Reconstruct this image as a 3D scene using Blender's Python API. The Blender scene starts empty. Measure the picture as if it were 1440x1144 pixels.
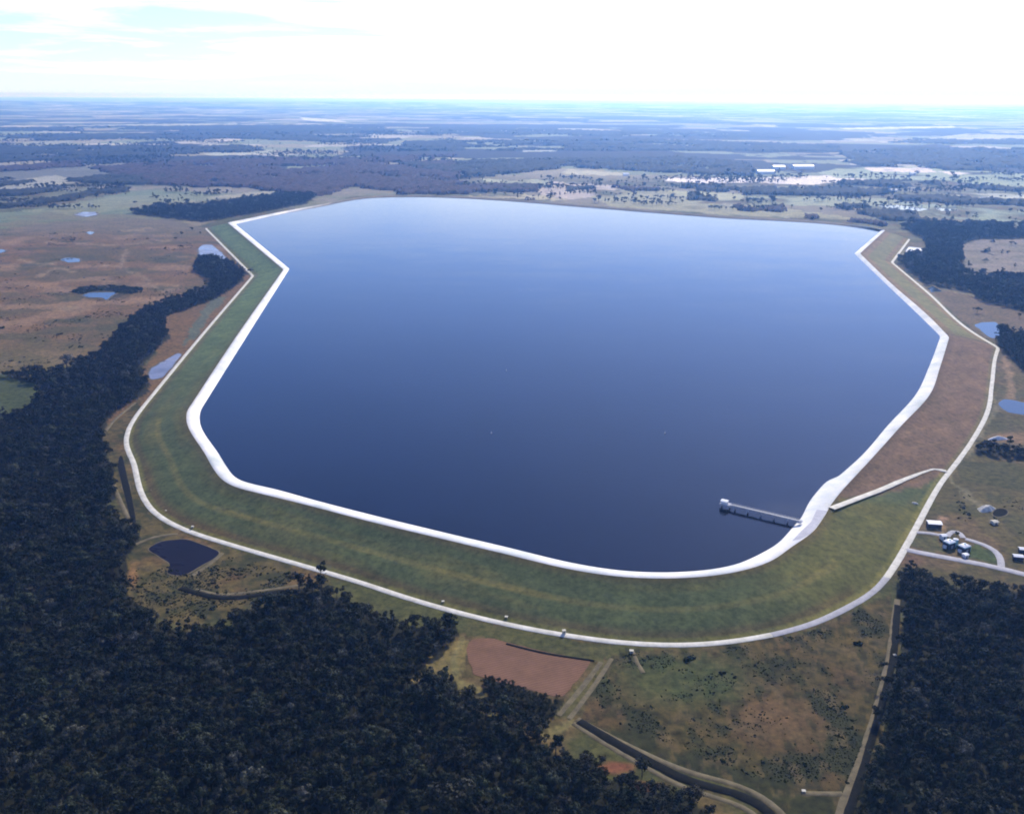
import bpy, bmesh, math, random
import numpy as np
from mathutils import Vector, Matrix
from mathutils.geometry import tessellate_polygon

random.seed(7); RNG = np.random.default_rng(11)
SC = bpy.context.scene
COL = SC.collection
R = math.radians

# ------------------------------------------------------------------ camera model
H = 400.0                 # flying height above the plain, metres
FOC = 1300.0              # focal length in photo pixels (1440 wide)
PITCH = R(18.58); ROLL = R(0.32)
_F = np.array([0, math.cos(PITCH), -math.sin(PITCH)])
_R0 = np.array([1.0, 0, 0]); _U0 = np.array([0, math.sin(PITCH), math.cos(PITCH)])
_R = _R0*math.cos(ROLL) + _U0*math.sin(ROLL)
_U = _U0*math.cos(ROLL) - _R0*math.sin(ROLL)
CAM = np.array([0, 0, H])

def G(px, py, z=0.0):
    """world point at height z seen at a photo position"""
    d = _F + _R*((px-720)/FOC) + _U*((572-py)/FOC)
    t = (z-H)/d[2]
    p = CAM + d*t
    return np.array([p[0], p[1], z])
def GP(pts, z=0.0): return np.array([G(a, b, z) for a, b in pts])
def PIX(x, y, z=0.0):
    v = np.stack([x, y, np.zeros_like(x)+z-H], -1)
    k = v@_F; k = np.where(k < 1, 1, k)
    return 720 + FOC*(v@_R)/k, 572 - FOC*(v@_U)/k

# ------------------------------------------------------------------ numpy noise
def _hash(ix, iy, s):
    h = (ix.astype(np.int64)*374761393 + iy.astype(np.int64)*668265263 + s*1442695041) & 0xffffffff
    h = ((h ^ (h >> 13))*1274126177) & 0xffffffff
    return ((h ^ (h >> 16)) & 0xffff)/65535.0
def vnoise(x, y, s=0):
    ix = np.floor(x); iy = np.floor(y); fx = x-ix; fy = y-iy
    fx = fx*fx*(3-2*fx); fy = fy*fy*(3-2*fy)
    a = _hash(ix, iy, s); b = _hash(ix+1, iy, s); c = _hash(ix, iy+1, s); d = _hash(ix+1, iy+1, s)
    return (a*(1-fx)+b*fx)*(1-fy) + (c*(1-fx)+d*fx)*fy
def fbm(x, y, s=0, o=4):
    r = 0; a = 0.5; t = 0
    for k in range(o):
        r = r + a*vnoise(x*2**k, y*2**k, s+k*17); t += a; a *= 0.5
    return r/t
def inpoly(px, py, poly):
    poly = np.asarray(poly, float); r = np.zeros(px.shape, bool)
    n = len(poly); j = n-1
    for i in range(n):
        xi, yi = poly[i][:2]; xj, yj = poly[j][:2]
        if yi != yj:
            c = ((yi > py) != (yj > py)) & (px < (xj-xi)*(py-yi)/(yj-yi)+xi)
            r ^= c
        j = i
    return r
def smooth(a, b, v):
    t = np.clip((v-a)/(b-a), 0, 1); return t*t*(3-2*t)
def polydist(px, py, line):
    """distance to a polyline"""
    best = np.full(px.shape, 1e9)
    for (x0, y0), (x1, y1) in zip(line[:-1], line[1:]):
        dx, dy = x1-x0, y1-y0; L = dx*dx+dy*dy+1e-9
        t = np.clip(((px-x0)*dx+(py-y0)*dy)/L, 0, 1)
        best = np.minimum(best, np.hypot(px-x0-t*dx, py-y0-t*dy))
    return best

# ------------------------------------------------------------------ tagging helpers
def tag(o, label=None, cat=None, group=None, kind=None):
    if label: o['label'] = label
    if cat: o['category'] = cat
    if group: o['group'] = group
    if kind: o['kind'] = kind
    return o
def link(name, me, mat=None, parent=None):
    o = bpy.data.objects.new(name, me); COL.objects.link(o)
    if mat is not None and me is not None and hasattr(me, 'materials') and not me.materials: me.materials.append(mat)
    if parent is not None: o.parent = parent
    return o
def empty(name, loc, rz=0.0):
    o = bpy.data.objects.new(name, None); COL.objects.link(o)
    o.location = loc; o.rotation_euler = (0, 0, rz); o.empty_display_size = 1
    return o
def npmesh(name, V, F, smooth_=False):
    me = bpy.data.meshes.new(name)
    V = np.asarray(V, np.float32); F = np.asarray(F, np.int32)
    k = F.shape[1]
    me.vertices.add(len(V)); me.vertices.foreach_set('co', V.ravel())
    me.loops.add(F.size); me.loops.foreach_set('vertex_index', F.ravel())
    me.polygons.add(len(F)); me.polygons.foreach_set('loop_start', np.arange(0, F.size, k, dtype=np.int32))
    me.polygons.foreach_set('loop_total', np.full(len(F), k, np.int32))
    if smooth_: me.polygons.foreach_set('use_smooth', np.ones(len(F), bool))
    me.update(calc_edges=True); me.validate()
    return me
def setcol(me, C, name='Col'):
    a = me.attributes.new(name, 'FLOAT_COLOR', 'POINT')
    A = np.ones((len(C), 4), np.float32); A[:, :3] = C
    a.data.foreach_set('color', A.ravel())
def pymesh(name, V, F):
    me = bpy.data.meshes.new(name); me.from_pydata([tuple(map(float, v)) for v in V], [], F); me.update(); return me
class MB:
    """collects boxes, prisms and tubes into one mesh"""
    def __init__(s): s.v = []; s.f = []
    def box(s, c, d, rz=0, taper=1.0):
        x, y, z = d[0]/2, d[1]/2, d[2]/2; b = len(s.v); cr, sr = math.cos(rz), math.sin(rz)
        for k in (-1, 1):
            t = taper if k > 0 else 1
            for a, e in ((-1, -1), (1, -1), (1, 1), (-1, 1)):
                X, Y = a*x*t, e*y*t
                s.v.append((c[0]+X*cr-Y*sr, c[1]+X*sr+Y*cr, c[2]+k*z))
        s.f += [tuple(b+i for i in q) for q in ((3, 2, 1, 0), (4, 5, 6, 7), (0, 1, 5, 4), (1, 2, 6, 5), (2, 3, 7, 6), (3, 0, 4, 7))]
        return s
    def tube(s, p, q, r0, r1, n=7, cap=True):
        p = Vector(p); q = Vector(q); d = (q-p).normalized()
        a = d.orthogonal().normalized(); c = d.cross(a); b = len(s.v)
        for P, r in ((p, r0), (q, r1)):
            for i in range(n):
                t = 2*math.pi*i/n; s.v.append(tuple(P + a*(r*math.cos(t)) + c*(r*math.sin(t))))
        for i in range(n):
            j = (i+1) % n; s.f.append((b+i, b+j, b+n+j, b+n+i))
        if cap: s.f += [tuple(b+n+i for i in range(n)), tuple(b+n-1-i for i in range(n))]
        return s
    def gable(s, c, L, W, h, over, rise, th=0.25):
        """a ridged roof of thickness th; ridge along local x; c = centre of eave plane"""
        x = L/2+over; y = W/2+over; b = len(s.v); e = -rise*over/(W/2)
        for dz in (0, th):
            for X in (-x, x):
                for Y, Z in ((-y, e), (0, rise), (y, e)):
                    s.v.append((c[0]+X, c[1]+Y, c[2]+Z+dz))
        s.f += [tuple(b+i for i in q) for q in ((0, 1, 4, 3), (1, 2, 5, 4), (9, 10, 7, 6), (10, 11, 8, 7),
                (6, 7, 1, 0), (7, 8, 2, 1), (3, 4, 10, 9), (4, 5, 11, 10), (0, 3, 9, 6), (8, 11, 5, 2))]
        return s
    def mesh(s, name): return pymesh(name, s.v, s.f)
    def build(s, name, mat, parent=None): return link(name, s.mesh(name), mat, parent)

# ------------------------------------------------------------------ materials
def nm(name):
    m = bpy.data.materials.new(name); m.use_nodes = True
    nt = m.node_tree; return m, nt, nt.nodes['Principled BSDF']
def noise_node(nt, scale, detail=4, rough=0.6, coord='Object'):
    tc = nt.nodes.new('ShaderNodeTexCoord'); n = nt.nodes.new('ShaderNodeTexNoise')
    n.inputs['Scale'].default_value = scale; n.inputs['Detail'].default_value = detail; n.inputs['Roughness'].default_value = rough
    nt.links.new(tc.outputs[coord], n.inputs['Vector']); return n
def ramp(nt, fac, stops):
    r = nt.nodes.new('ShaderNodeValToRGB'); e = r.color_ramp.elements
    while len(e) < len(stops): e.new(0.5)
    for k, (p, c) in zip(e, stops): k.position = p; k.color = (*c, 1) if len(c) == 3 else c
    nt.links.new(fac, r.inputs['Fac']); return r
def mix(nt, mode, fac, a, b):
    m = nt.nodes.new('ShaderNodeMix'); m.data_type = 'RGBA'; m.blend_type = mode
    for sock, v in ((m.inputs[0], fac), (m.inputs[6], a), (m.inputs[7], b)):
        if hasattr(v, 'is_output'): nt.links.new(v, sock)
        elif isinstance(v, (int, float)): sock.default_value = v
        else: sock.default_value = (*v, 1)
    return m.outputs[2]
def rough_mat(name, a, b, scale=0.4, rough=0.9, spec=0.2, coord='Object', detail=5, lo=0.35, hi=0.65):
    m, nt, p = nm(name); n = noise_node(nt, scale, detail, 0.65, coord)
    r = ramp(nt, n.outputs['Fac'], ((lo, a), (hi, b)))
    nt.links.new(r.outputs[0], p.inputs['Base Color'])
    p.inputs['Roughness'].default_value = rough; p.inputs['Specular IOR Level'].default_value = spec
    return m
def painted_mat(name, s1, s2, amp=0.5, rough=0.95):
    """real surface colour from the mesh, broken up by fine and coarse natural mottling"""
    m, nt, p = nm(name)
    at = nt.nodes.new('ShaderNodeAttribute'); at.attribute_name = 'Col'
    n1 = noise_node(nt, s1, 6, 0.7); n2 = noise_node(nt, s2, 5, 0.65)
    lo, hi = 1-amp, 1+amp
    r1 = ramp(nt, n1.outputs['Fac'], ((0.32, (lo, lo*1.02, lo)), (0.5, (1, 1, 1)), (0.68, (hi, hi*0.96, hi*0.88))))
    r2 = ramp(nt, n2.outputs['Fac'], ((0.3, (0.72, 0.78, 0.76)), (0.5, (1, 1, 1)), (0.7, (1.25, 1.18, 1.08))))
    c = mix(nt, 'MULTIPLY', 1.0, at.outputs['Color'], r1.outputs[0])
    c = mix(nt, 'MULTIPLY', 1.0, c, r2.outputs[0])
    nt.links.new(c, p.inputs['Base Color'])
    p.inputs['Roughness'].default_value = rough; p.inputs['Specular IOR Level'].default_value = 0.1
    return m
def leaf_mat(name, cols, trans=0.25):
    m, nt, p = nm(name)
    oi = nt.nodes.new('ShaderNodeObjectInfo')
    r = ramp(nt, oi.outputs['Random'], cols)
    n = noise_node(nt, 0.45, 3, 0.6)
    v = ramp(nt, n.outputs['Fac'], ((0.35, (0.45, 0.45, 0.45)), (0.65, (1.5, 1.5, 1.35))))
    c = mix(nt, 'MULTIPLY', 1.0, r.outputs[0], v.outputs[0])
    nt.links.new(c, p.inputs['Base Color'])
    p.inputs['Roughness'].default_value = 0.75; p.inputs['Specular IOR Level'].default_value = 0.15
    return m
def water_mat(name, deep, rough=0.08, wave=0.35, wscale=0.05, dist=1.0):
    m, nt, p = nm(name)
    tc = nt.nodes.new('ShaderNodeTexCoord')
    n0 = noise_node(nt, 0.004, 4, 0.6)
    n0.inputs['Roughness'].default_value = 0.75; n0.inputs['Detail'].default_value = 9
    r = ramp(nt, n0.outputs['Fac'], ((0.3, tuple(0.4*c for c in deep)), (0.7, tuple(1.7*c for c in deep))))
    nt.links.new(r.outputs[0], p.inputs['Base Color'])
    mp = nt.nodes.new('ShaderNodeMapping'); mp.inputs['Scale'].default_value = (1.0, 2.2, 1.0); mp.inputs['Rotation'].default_value = (0, 0, R(12))
    nt.links.new(tc.outputs['Object'], mp.inputs['Vector'])
    n1 = nt.nodes.new('ShaderNodeTexNoise'); n1.inputs['Scale'].default_value = wscale; n1.inputs['Detail'].default_value = 6; n1.inputs['Roughness'].default_value = 0.62
    nt.links.new(mp.outputs[0], n1.inputs['Vector'])
    b = nt.nodes.new('ShaderNodeBump'); b.inputs['Strength'].default_value = wave; b.inputs['Distance'].default_value = dist
    nt.links.new(n1.outputs['Fac'], b.inputs['Height']); nt.links.new(b.outputs[0], p.inputs['Normal'])
    # wind lanes change the gloss a little
    n2 = noise_node(nt, 0.005, 5, 0.65); nt.links.new(mp.outputs[0], n2.inputs['Vector'])
    mr = nt.nodes.new('ShaderNodeMapRange'); mr.inputs[1].default_value = 0.3; mr.inputs[2].default_value = 0.7
    mr.inputs[3].default_value = rough*0.35; mr.inputs[4].default_value = rough*1.9
    bs = nt.nodes.new('ShaderNodeMapRange'); bs.inputs[1].default_value = 0.35; bs.inputs[2].default_value = 0.65; bs.inputs[3].default_value = wave*0.5; bs.inputs[4].default_value = wave*1.4; nt.links.new(n2.outputs['Fac'], bs.inputs[0]); nt.links.new(bs.outputs[0], b.inputs['Strength'])
    nt.links.new(n2.outputs['Fac'], mr.inputs[0]); nt.links.new(mr.outputs[0], p.inputs['Roughness'])
    p.inputs['IOR'].default_value = 1.33; p.inputs['Specular IOR Level'].default_value = 0.5
    return m

M = {}
M['terrain'] = painted_mat('terrain_ground', 0.14, 0.02, 0.55)
M['slope'] = painted_mat('embankment_grass', 0.18, 0.03, 0.40)
M['liner'] = painted_mat('soil_cement', 0.12, 0.02, 0.05)
M['whitesand'] = rough_mat('white_sand', (0.60, 0.58, 0.54), (0.80, 0.78, 0.74), 0.3, 0.95)
M['road'] = rough_mat('white_shell_road', (0.52, 0.49, 0.40), (0.72, 0.68, 0.58), 0.12, 0.9)
M['greyroad'] = rough_mat('grey_asphalt', (0.33, 0.32, 0.33), (0.45, 0.43, 0.43), 0.15, 0.9)
M['pad'] = rough_mat('grey_concrete', (0.40, 0.39, 0.42), (0.52, 0.51, 0.53), 0.2, 0.85)
M['track'] = rough_mat('dirt_track', (0.095, 0.078, 0.044), (0.18, 0.145, 0.08), 0.12, 0.95)
M['bank'] = rough_mat('muddy_bank', (0.060, 0.052, 0.032), (0.13, 0.105, 0.062), 0.2, 0.9)
M['water'] = water_mat('reservoir_water', (0.002, 0.0028, 0.009), 0.042, 0.13, 0.11, 1.0)
M['pond'] = water_mat('pond_water', (0.03, 0.045, 0.07), 0.06, 0.15, 0.15, 0.4)
M['palepond'] = water_mat('shallow_sky_sheen_water', (0.20, 0.20, 0.24), 0.2, 0.1, 0.15, 0.4)  # turbid shallows, with the bright sky reflection put into the pale base colour
M['mud'] = rough_mat('wet_mud', (0.008, 0.009, 0.009), (0.018, 0.018, 0.015), 0.3, 0.95, 0.03)
M['darkpond'] = water_mat('dark_pond_water', (0.010, 0.008, 0.013), 0.25, 0.15, 0.15, 0.4)
M['darkpond'].node_tree.nodes['Principled BSDF'].inputs['Specular IOR Level'].default_value = 0.06
M['leaf'] = leaf_mat('dark_foliage', ((0.0, (0.014, 0.017, 0.009)), (0.3, (0.022, 0.026, 0.013)), (0.55, (0.013, 0.020, 0.011)), (0.74, (0.038, 0.046, 0.022)), (0.86, (0.030, 0.026, 0.017)), (0.95, (0.055, 0.062, 0.034)), (0.99, (0.11, 0.105, 0.085))))
M['shrub'] = leaf_mat('scrub_foliage', ((0.0, (0.016, 0.022, 0.012)), (0.5, (0.030, 0.042, 0.018)), (0.8, (0.045, 0.06, 0.024)), (1.0, (0.08, 0.065, 0.035))))
M['bark'] = rough_mat('bark', (0.09, 0.075, 0.06), (0.16, 0.14, 0.115), 2.0, 0.95)
M['canopy'] = rough_mat('wood_canopy', (0.010, 0.015, 0.012), (0.034, 0.034, 0.026), 0.05, 0.95, 0.1)
M['canopy_brown'] = rough_mat('bare_wood_canopy', (0.022, 0.015, 0.017), (0.070, 0.044, 0.046), 0.05, 0.95, 0.1)
M['white'] = rough_mat('white_metal', (0.74, 0.75, 0.76), (0.83, 0.83, 0.83), 0.5, 0.5, 0.4)
M['cream'] = rough_mat('cream_concrete', (0.50, 0.46, 0.36), (0.62, 0.58, 0.47), 0.8, 0.9)
M['wall'] = rough_mat('grey_block_wall', (0.30, 0.30, 0.30), (0.42, 0.41, 0.40), 0.8, 0.9)
M['darkwall'] = rough_mat('shaded_dark_wall', (0.03, 0.035, 0.06), (0.06, 0.07, 0.10), 0.8, 0.6)  # wall shade on the sunless sides, put into the colour as dark navy
M['teal'] = rough_mat('pale_teal_steel', (0.20, 0.42, 0.52), (0.30, 0.52, 0.60), 0.8, 0.45, 0.4)
M['glass'] = rough_mat('dark_opening', (0.02, 0.022, 0.03), (0.04, 0.045, 0.05), 1.0, 0.3, 0.5)
M['deck'] = rough_mat('jetty_concrete', (0.36, 0.37, 0.42), (0.48, 0.49, 0.54), 0.4, 0.85)
M['steel'] = rough_mat('grey_steel', (0.22, 0.23, 0.26), (0.34, 0.35, 0.38), 1.0, 0.5, 0.5)
M['sand'] = rough_mat('pale_sand', (0.42, 0.39, 0.33), (0.62, 0.59, 0.52), 0.4, 0.95)

# ------------------------------------------------------------------ reservoir stations: toe, crest outer edge, water edge
# (toe x,y / crest x,y / water x,y / smooth?) read off the photograph, each put at its own height
ZC, ZW, ZT = 18.0, 14.0, 0.0
ST = [((290,321),(320,313),(331,315),0), ((357,388),(398.6,379),(407,378),0), ((262,500),(314,500),(329.5,500),1),
 ((205,570),(270,567),(288,566),0), ((186,597),(263,578),(281,578),1), ((180,618),(262,588),(280,591),1), ((192,655),(290,641),(308,640),1),
 ((206,703),(302,662),(320,659),1), ((224,724),(314,676),(333,673.5),1), ((259,743),(330,684.5),(349,679),1), ((314,761),(363,693),(382,686.5),1),
 ((400,786),(430,709.5),(440,702.5),1), ((500,815),(520,733),(525,724.5),1), ((600,847),(620,757),(622,748),1), ((700,873),(720,781),(722,771.5),1),
 ((800,892),(800,800),(805,791.5),1), ((880,902),(870,810.5),(872,802),1), ((960,905),(950,813),(950,804.5),1), ((1050,897),(1036,804),(1034,794),1),
 ((1130,879),(1082,790),(1069,779),1), ((1185,855),(1115.5,767),(1096,763),1), ((1225,832),(1141,750),(1115,742),1), ((1258,790),(1160,725),(1129,727),0),
 ((1285,742),(1168,710),(1139,704),0), ((1304,706),(1181,693),(1163,675),0), ((1318,682),(1190,683),(1178,671),0), ((1366,618),(1230,640),(1213,640),1), ((1387,578),(1266,600),(1247.5,600),1),
 ((1393,540),(1308,554),(1289,554),1), ((1398,502),(1322,516),(1307,516),1), ((1402,489),(1335,474),(1323,473),0), ((1371,470.5),(1314,452),(1303,453),1),
 ((1305,413),(1255,400),(1247,400),1), ((1253,369),(1209.5,356.4),(1201.6,356.4),0), ((1278,336),(1245,323.6),(1239.7,323.6),0)]
FAR = [((1200,317.5)), (1000,304), (820,290), (700,280.5), (600,276), (535,276.5), (440,291)]
def farst(p):
    w = G(p[0], p[1]+0.6, ZW); c = G(p[0], p[1]-0.9, ZC)
    o = (c-w)[:2]; o = np.array([0.0, 1.0])
    c = np.array([w[0], w[1]+17, ZC]); t = np.array([w[0], w[1]+90, ZT]); return t, c, w
S3 = []
for t, o, i, sm in ST: S3.append((G(*t, ZT), G(*o, ZC), G(*i, ZW), sm))
for p in FAR: S3.append((*farst(p), 1))
def densify(S, step=7.0):
    """one Hermite curve through all three lines at once; corners keep their angle"""
    n = len(S); P = [np.array([s[k] for s in S]) for k in range(3)]; out = [[], [], []]; par = []
    L = [np.linalg.norm(P[1][(i+1) % n]-P[1][i]) for i in range(n)]
    for i in range(n):
        j = (i+1) % n; m = max(2, int(L[i]/step))
        for q in range(m):
            u = q/m; h = (2*u**3-3*u**2+1, u**3-2*u**2+u, -2*u**3+3*u**2, u**3-u**2)
            for k in range(3):
                a, b = P[k][i], P[k][j]; d = b-a
                def tan(w, side):
                    if not S[w][3]: return d
                    pv, nx = P[k][(w-1) % n], P[k][(w+1) % n]
                    l0 = np.linalg.norm(P[k][w]-pv)+1e-6; l1 = np.linalg.norm(nx-P[k][w])+1e-6
                    v = ((P[k][w]-pv)/l0*l1 + (nx-P[k][w])/l1*l0)/(l0+l1)
                    return v*np.linalg.norm(d)
                out[k].append(h[0]*a + h[1]*tan(i, 0) + h[2]*b + h[3]*tan(j, 1))
            par.append(i+u)
    out = [np.array(o) for o in out]
    for k in range(3):                                   # slight rounding of the corners
        o = out[k]
        for _ in range(3): o = 0.25*np.roll(o, 1, 0)+0.5*o+0.25*np.roll(o, -1, 0)
        out[k] = o
    return out[0], out[1], out[2], np.array(par)
TOE, CR, WE, PAR = densify(S3)
NS = len(TOE)

def ribbon_mesh(name, rows, closed=True):
    rows = [np.asarray(r) for r in rows]; n = len(rows[0]); k = len(rows)
    V = np.stack(rows, 1).reshape(-1, 3); F = []
    for i in range(n if closed else n-1):
        j = (i+1) % n
        for q in range(k-1): F.append((i*k+q, i*k+q+1, j*k+q+1, j*k+q))
    return npmesh(name, V, np.array(F))
def flat_poly(name, pts3):
    tris = tessellate_polygon([[Vector(p) for p in pts3]])
    F = []
    for t in tris:
        a, b, c = (pts3[i] for i in t)
        s = (b[0]-a[0])*(c[1]-a[1])-(b[1]-a[1])*(c[0]-a[0])
        F.append(tuple(t) if s > 0 else (t[0], t[2], t[1]))
    return pymesh(name, pts3, F)

# ------------------------------------------------------------------ ground cover as polygons in the photograph
W_LEFT = [(349,384),(338,399),(307,418),(262,436),(231,447),(236,473),(223,491),(204,507),(189,528),(212,541),(189,563),(154,584),(143,605),(150,647),(168,696),(145,708),(168,724),(196,757),(175,790),(175,836),(205,868),(250,890),
 (285,894),(338,880),(356,858),(384,850),(431,823),(470,838),(541,870),(564,882),(594,880),(646,880),(648,894),(621,914),(599,933),(572,957),(640,961),(644,978),(665,992),(688,1005),(728,1022),(755,1044),(787,1063),(846,1076),(851,1093),(883,1104),(960,1117),(1000,1144),(1040,1260),
 (-420,1260),(-420,540),(0,527),(79,525),(126,505),(157,483),(170,462),(204,437),(231,426),(288,408),(301,396),(272,381),(279,364),(300,362),(330,374)]
CLEAR = [(-420,545),(0,528),(45,538),(62,550),(40,578),(0,590),(-420,600)]
W_RIGHT = [(1266,816),(1287,810),(1323,818),(1376,826),(1440,833),(1800,860),(1900,1260),(1190,1260),(1206,1144),(1220,1087),(1238,1042),(1251,998),(1246,975),(1264,937),(1272,866)]
W_RMID = [(1265,320),(1298,315),(1344,317),(1407,316),(1423,322),(1440,323),(1640,330),(1640,341),(1440,336),(1404,335),(1374,336),(1351,344),(1355,367),(1340,375),(1358,385),(1386,391),(1440,389),(1640,400),(1640,470),(1441,438),(1408,431),(1380,424),(1366,411),(1324,403),(1300,399),(1280,383),(1262,369),(1282,361),(1303,353),(1302,341),(1290,331)]
W_REDGE = [(1397,480),(1409,474),(1422,472),(1441,472),(1640,480),(1640,545),(1440,522),(1416,499)]
W_HEDGE = [(1369,629),(1400,631),(1440,637),(1600,655),(1600,664),(1440,646),(1400,638),(1367,635)]
W_COPSE = [(681,952),(720,965),(778,985),(795,982),(778,1008),(757,1026),(730,1012),(700,999),(679,978)]
W_UPL = [(184,300),(226,291),(278,291),(347,281),(400,275),(445,276),(430,287),(347,302),(288,312),(243,308)]
W_UPTREES = [(243,322),(262,316),(275,318),(268,332),(262,348),(244,352),(238,345),(250,335)]
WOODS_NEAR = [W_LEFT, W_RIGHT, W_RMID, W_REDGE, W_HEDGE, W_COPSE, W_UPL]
# far woods: polygon, height, bare-branched?
FARW = [([(0,288),(87,279),(139,269),(194,264),(194,268),(139,275),(87,285),(0,295),(-300,312),(-300,300)],12,0),
 ([(120,236),(300,226),(640,218),(650,262),(560,268),(440,276),(390,270),(300,264),(230,262),(170,250)],14,1),
 ([(-400,214),(0,209),(200,207),(360,206),(372,213),(200,221),(0,229),(-400,238)],16,0),
 ([(85,252),(160,247),(250,246),(262,257),(180,260),(100,259)],13,0),
 ([(-300,262),(0,252),(40,250),(60,256),(0,262),(-300,275)],12,0),
 ([(0,270),(60,264),(95,268),(40,276),(-200,288),(-200,280)],11,0),
 ([(0,236),(120,226),(120,234),(0,243),(-300,254),(-300,246)],13,1),
 ([(545,268),(650,262),(760,262),(760,271),(700,271),(640,274),(560,275)],14,1),
 ([(560,232),(700,226),(950,222),(1060,231),(1056,247),(950,244),(880,240),(790,236),(680,250),(640,246),(600,242)],16,0),
 ([(692,263),(752,261),(760,270),(700,270)],14,0), ([(792,266),(838,263),(842,267),(797,270)],12,0), ([(741,280),(779,280.5),(776,283),(742,282.5)],10,1),
 ([(860,262),(930,266),(940,274),(880,270)],12,1),
 ([(950,259),(1060,263),(1250,268),(1252,277),(1140,277),(1050,275),(955,265)],15,0),
 ([(1172,256),(1250,253),(1335,258),(1338,264),(1250,263),(1172,261)],13,0),
 ([(1250,276),(1330,277),(1440,282),(1640,290),(1640,303),(1440,292),(1340,287),(1255,281)],14,0),
 ([(1180,214),(1290,208),(1440,210),(1640,214),(1640,252),(1440,241),(1300,238),(1200,232)],18,0),
 ([(960,270),(1012,280),(1008,285),(960,281)],12,0), ([(1025,289),(1115,291),(1108,300),(1032,296)],13,1),
 ([(1128,303),(1180,307),(1242,314),(1238,318.5),(1180,312),(1130,307)],11,1),
 ([(1175,290),(1215,290),(1262,298),(1345,308),(1300,313),(1255,313),(1215,302),(1180,297)],13,0),
 ([(1362,262),(1440,264),(1640,268),(1640,275),(1440,270),(1362,267)],13,0),
 ([(1392,331),(1404,331),(1399,352),(1393,372),(1386,389),(1377,389),(1386,365)],9,0),
 ([(560,200),(900,196),(1180,206),(1180,214),(900,212),(560,212)],16,0),
 ([(0,192),(330,186),(560,196),(550,203),(330,196),(0,199)],16,0),
 ([(180,178),(520,176),(560,184),(520,186),(180,183),(-300,190),(-300,184)],16,0),
 ([(600,180),(1100,188),(1100,195),(840,192),(600,188)],16,0),
 ([(1250,196),(1640,198),(1640,206),(1250,202)],16,0)]

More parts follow.
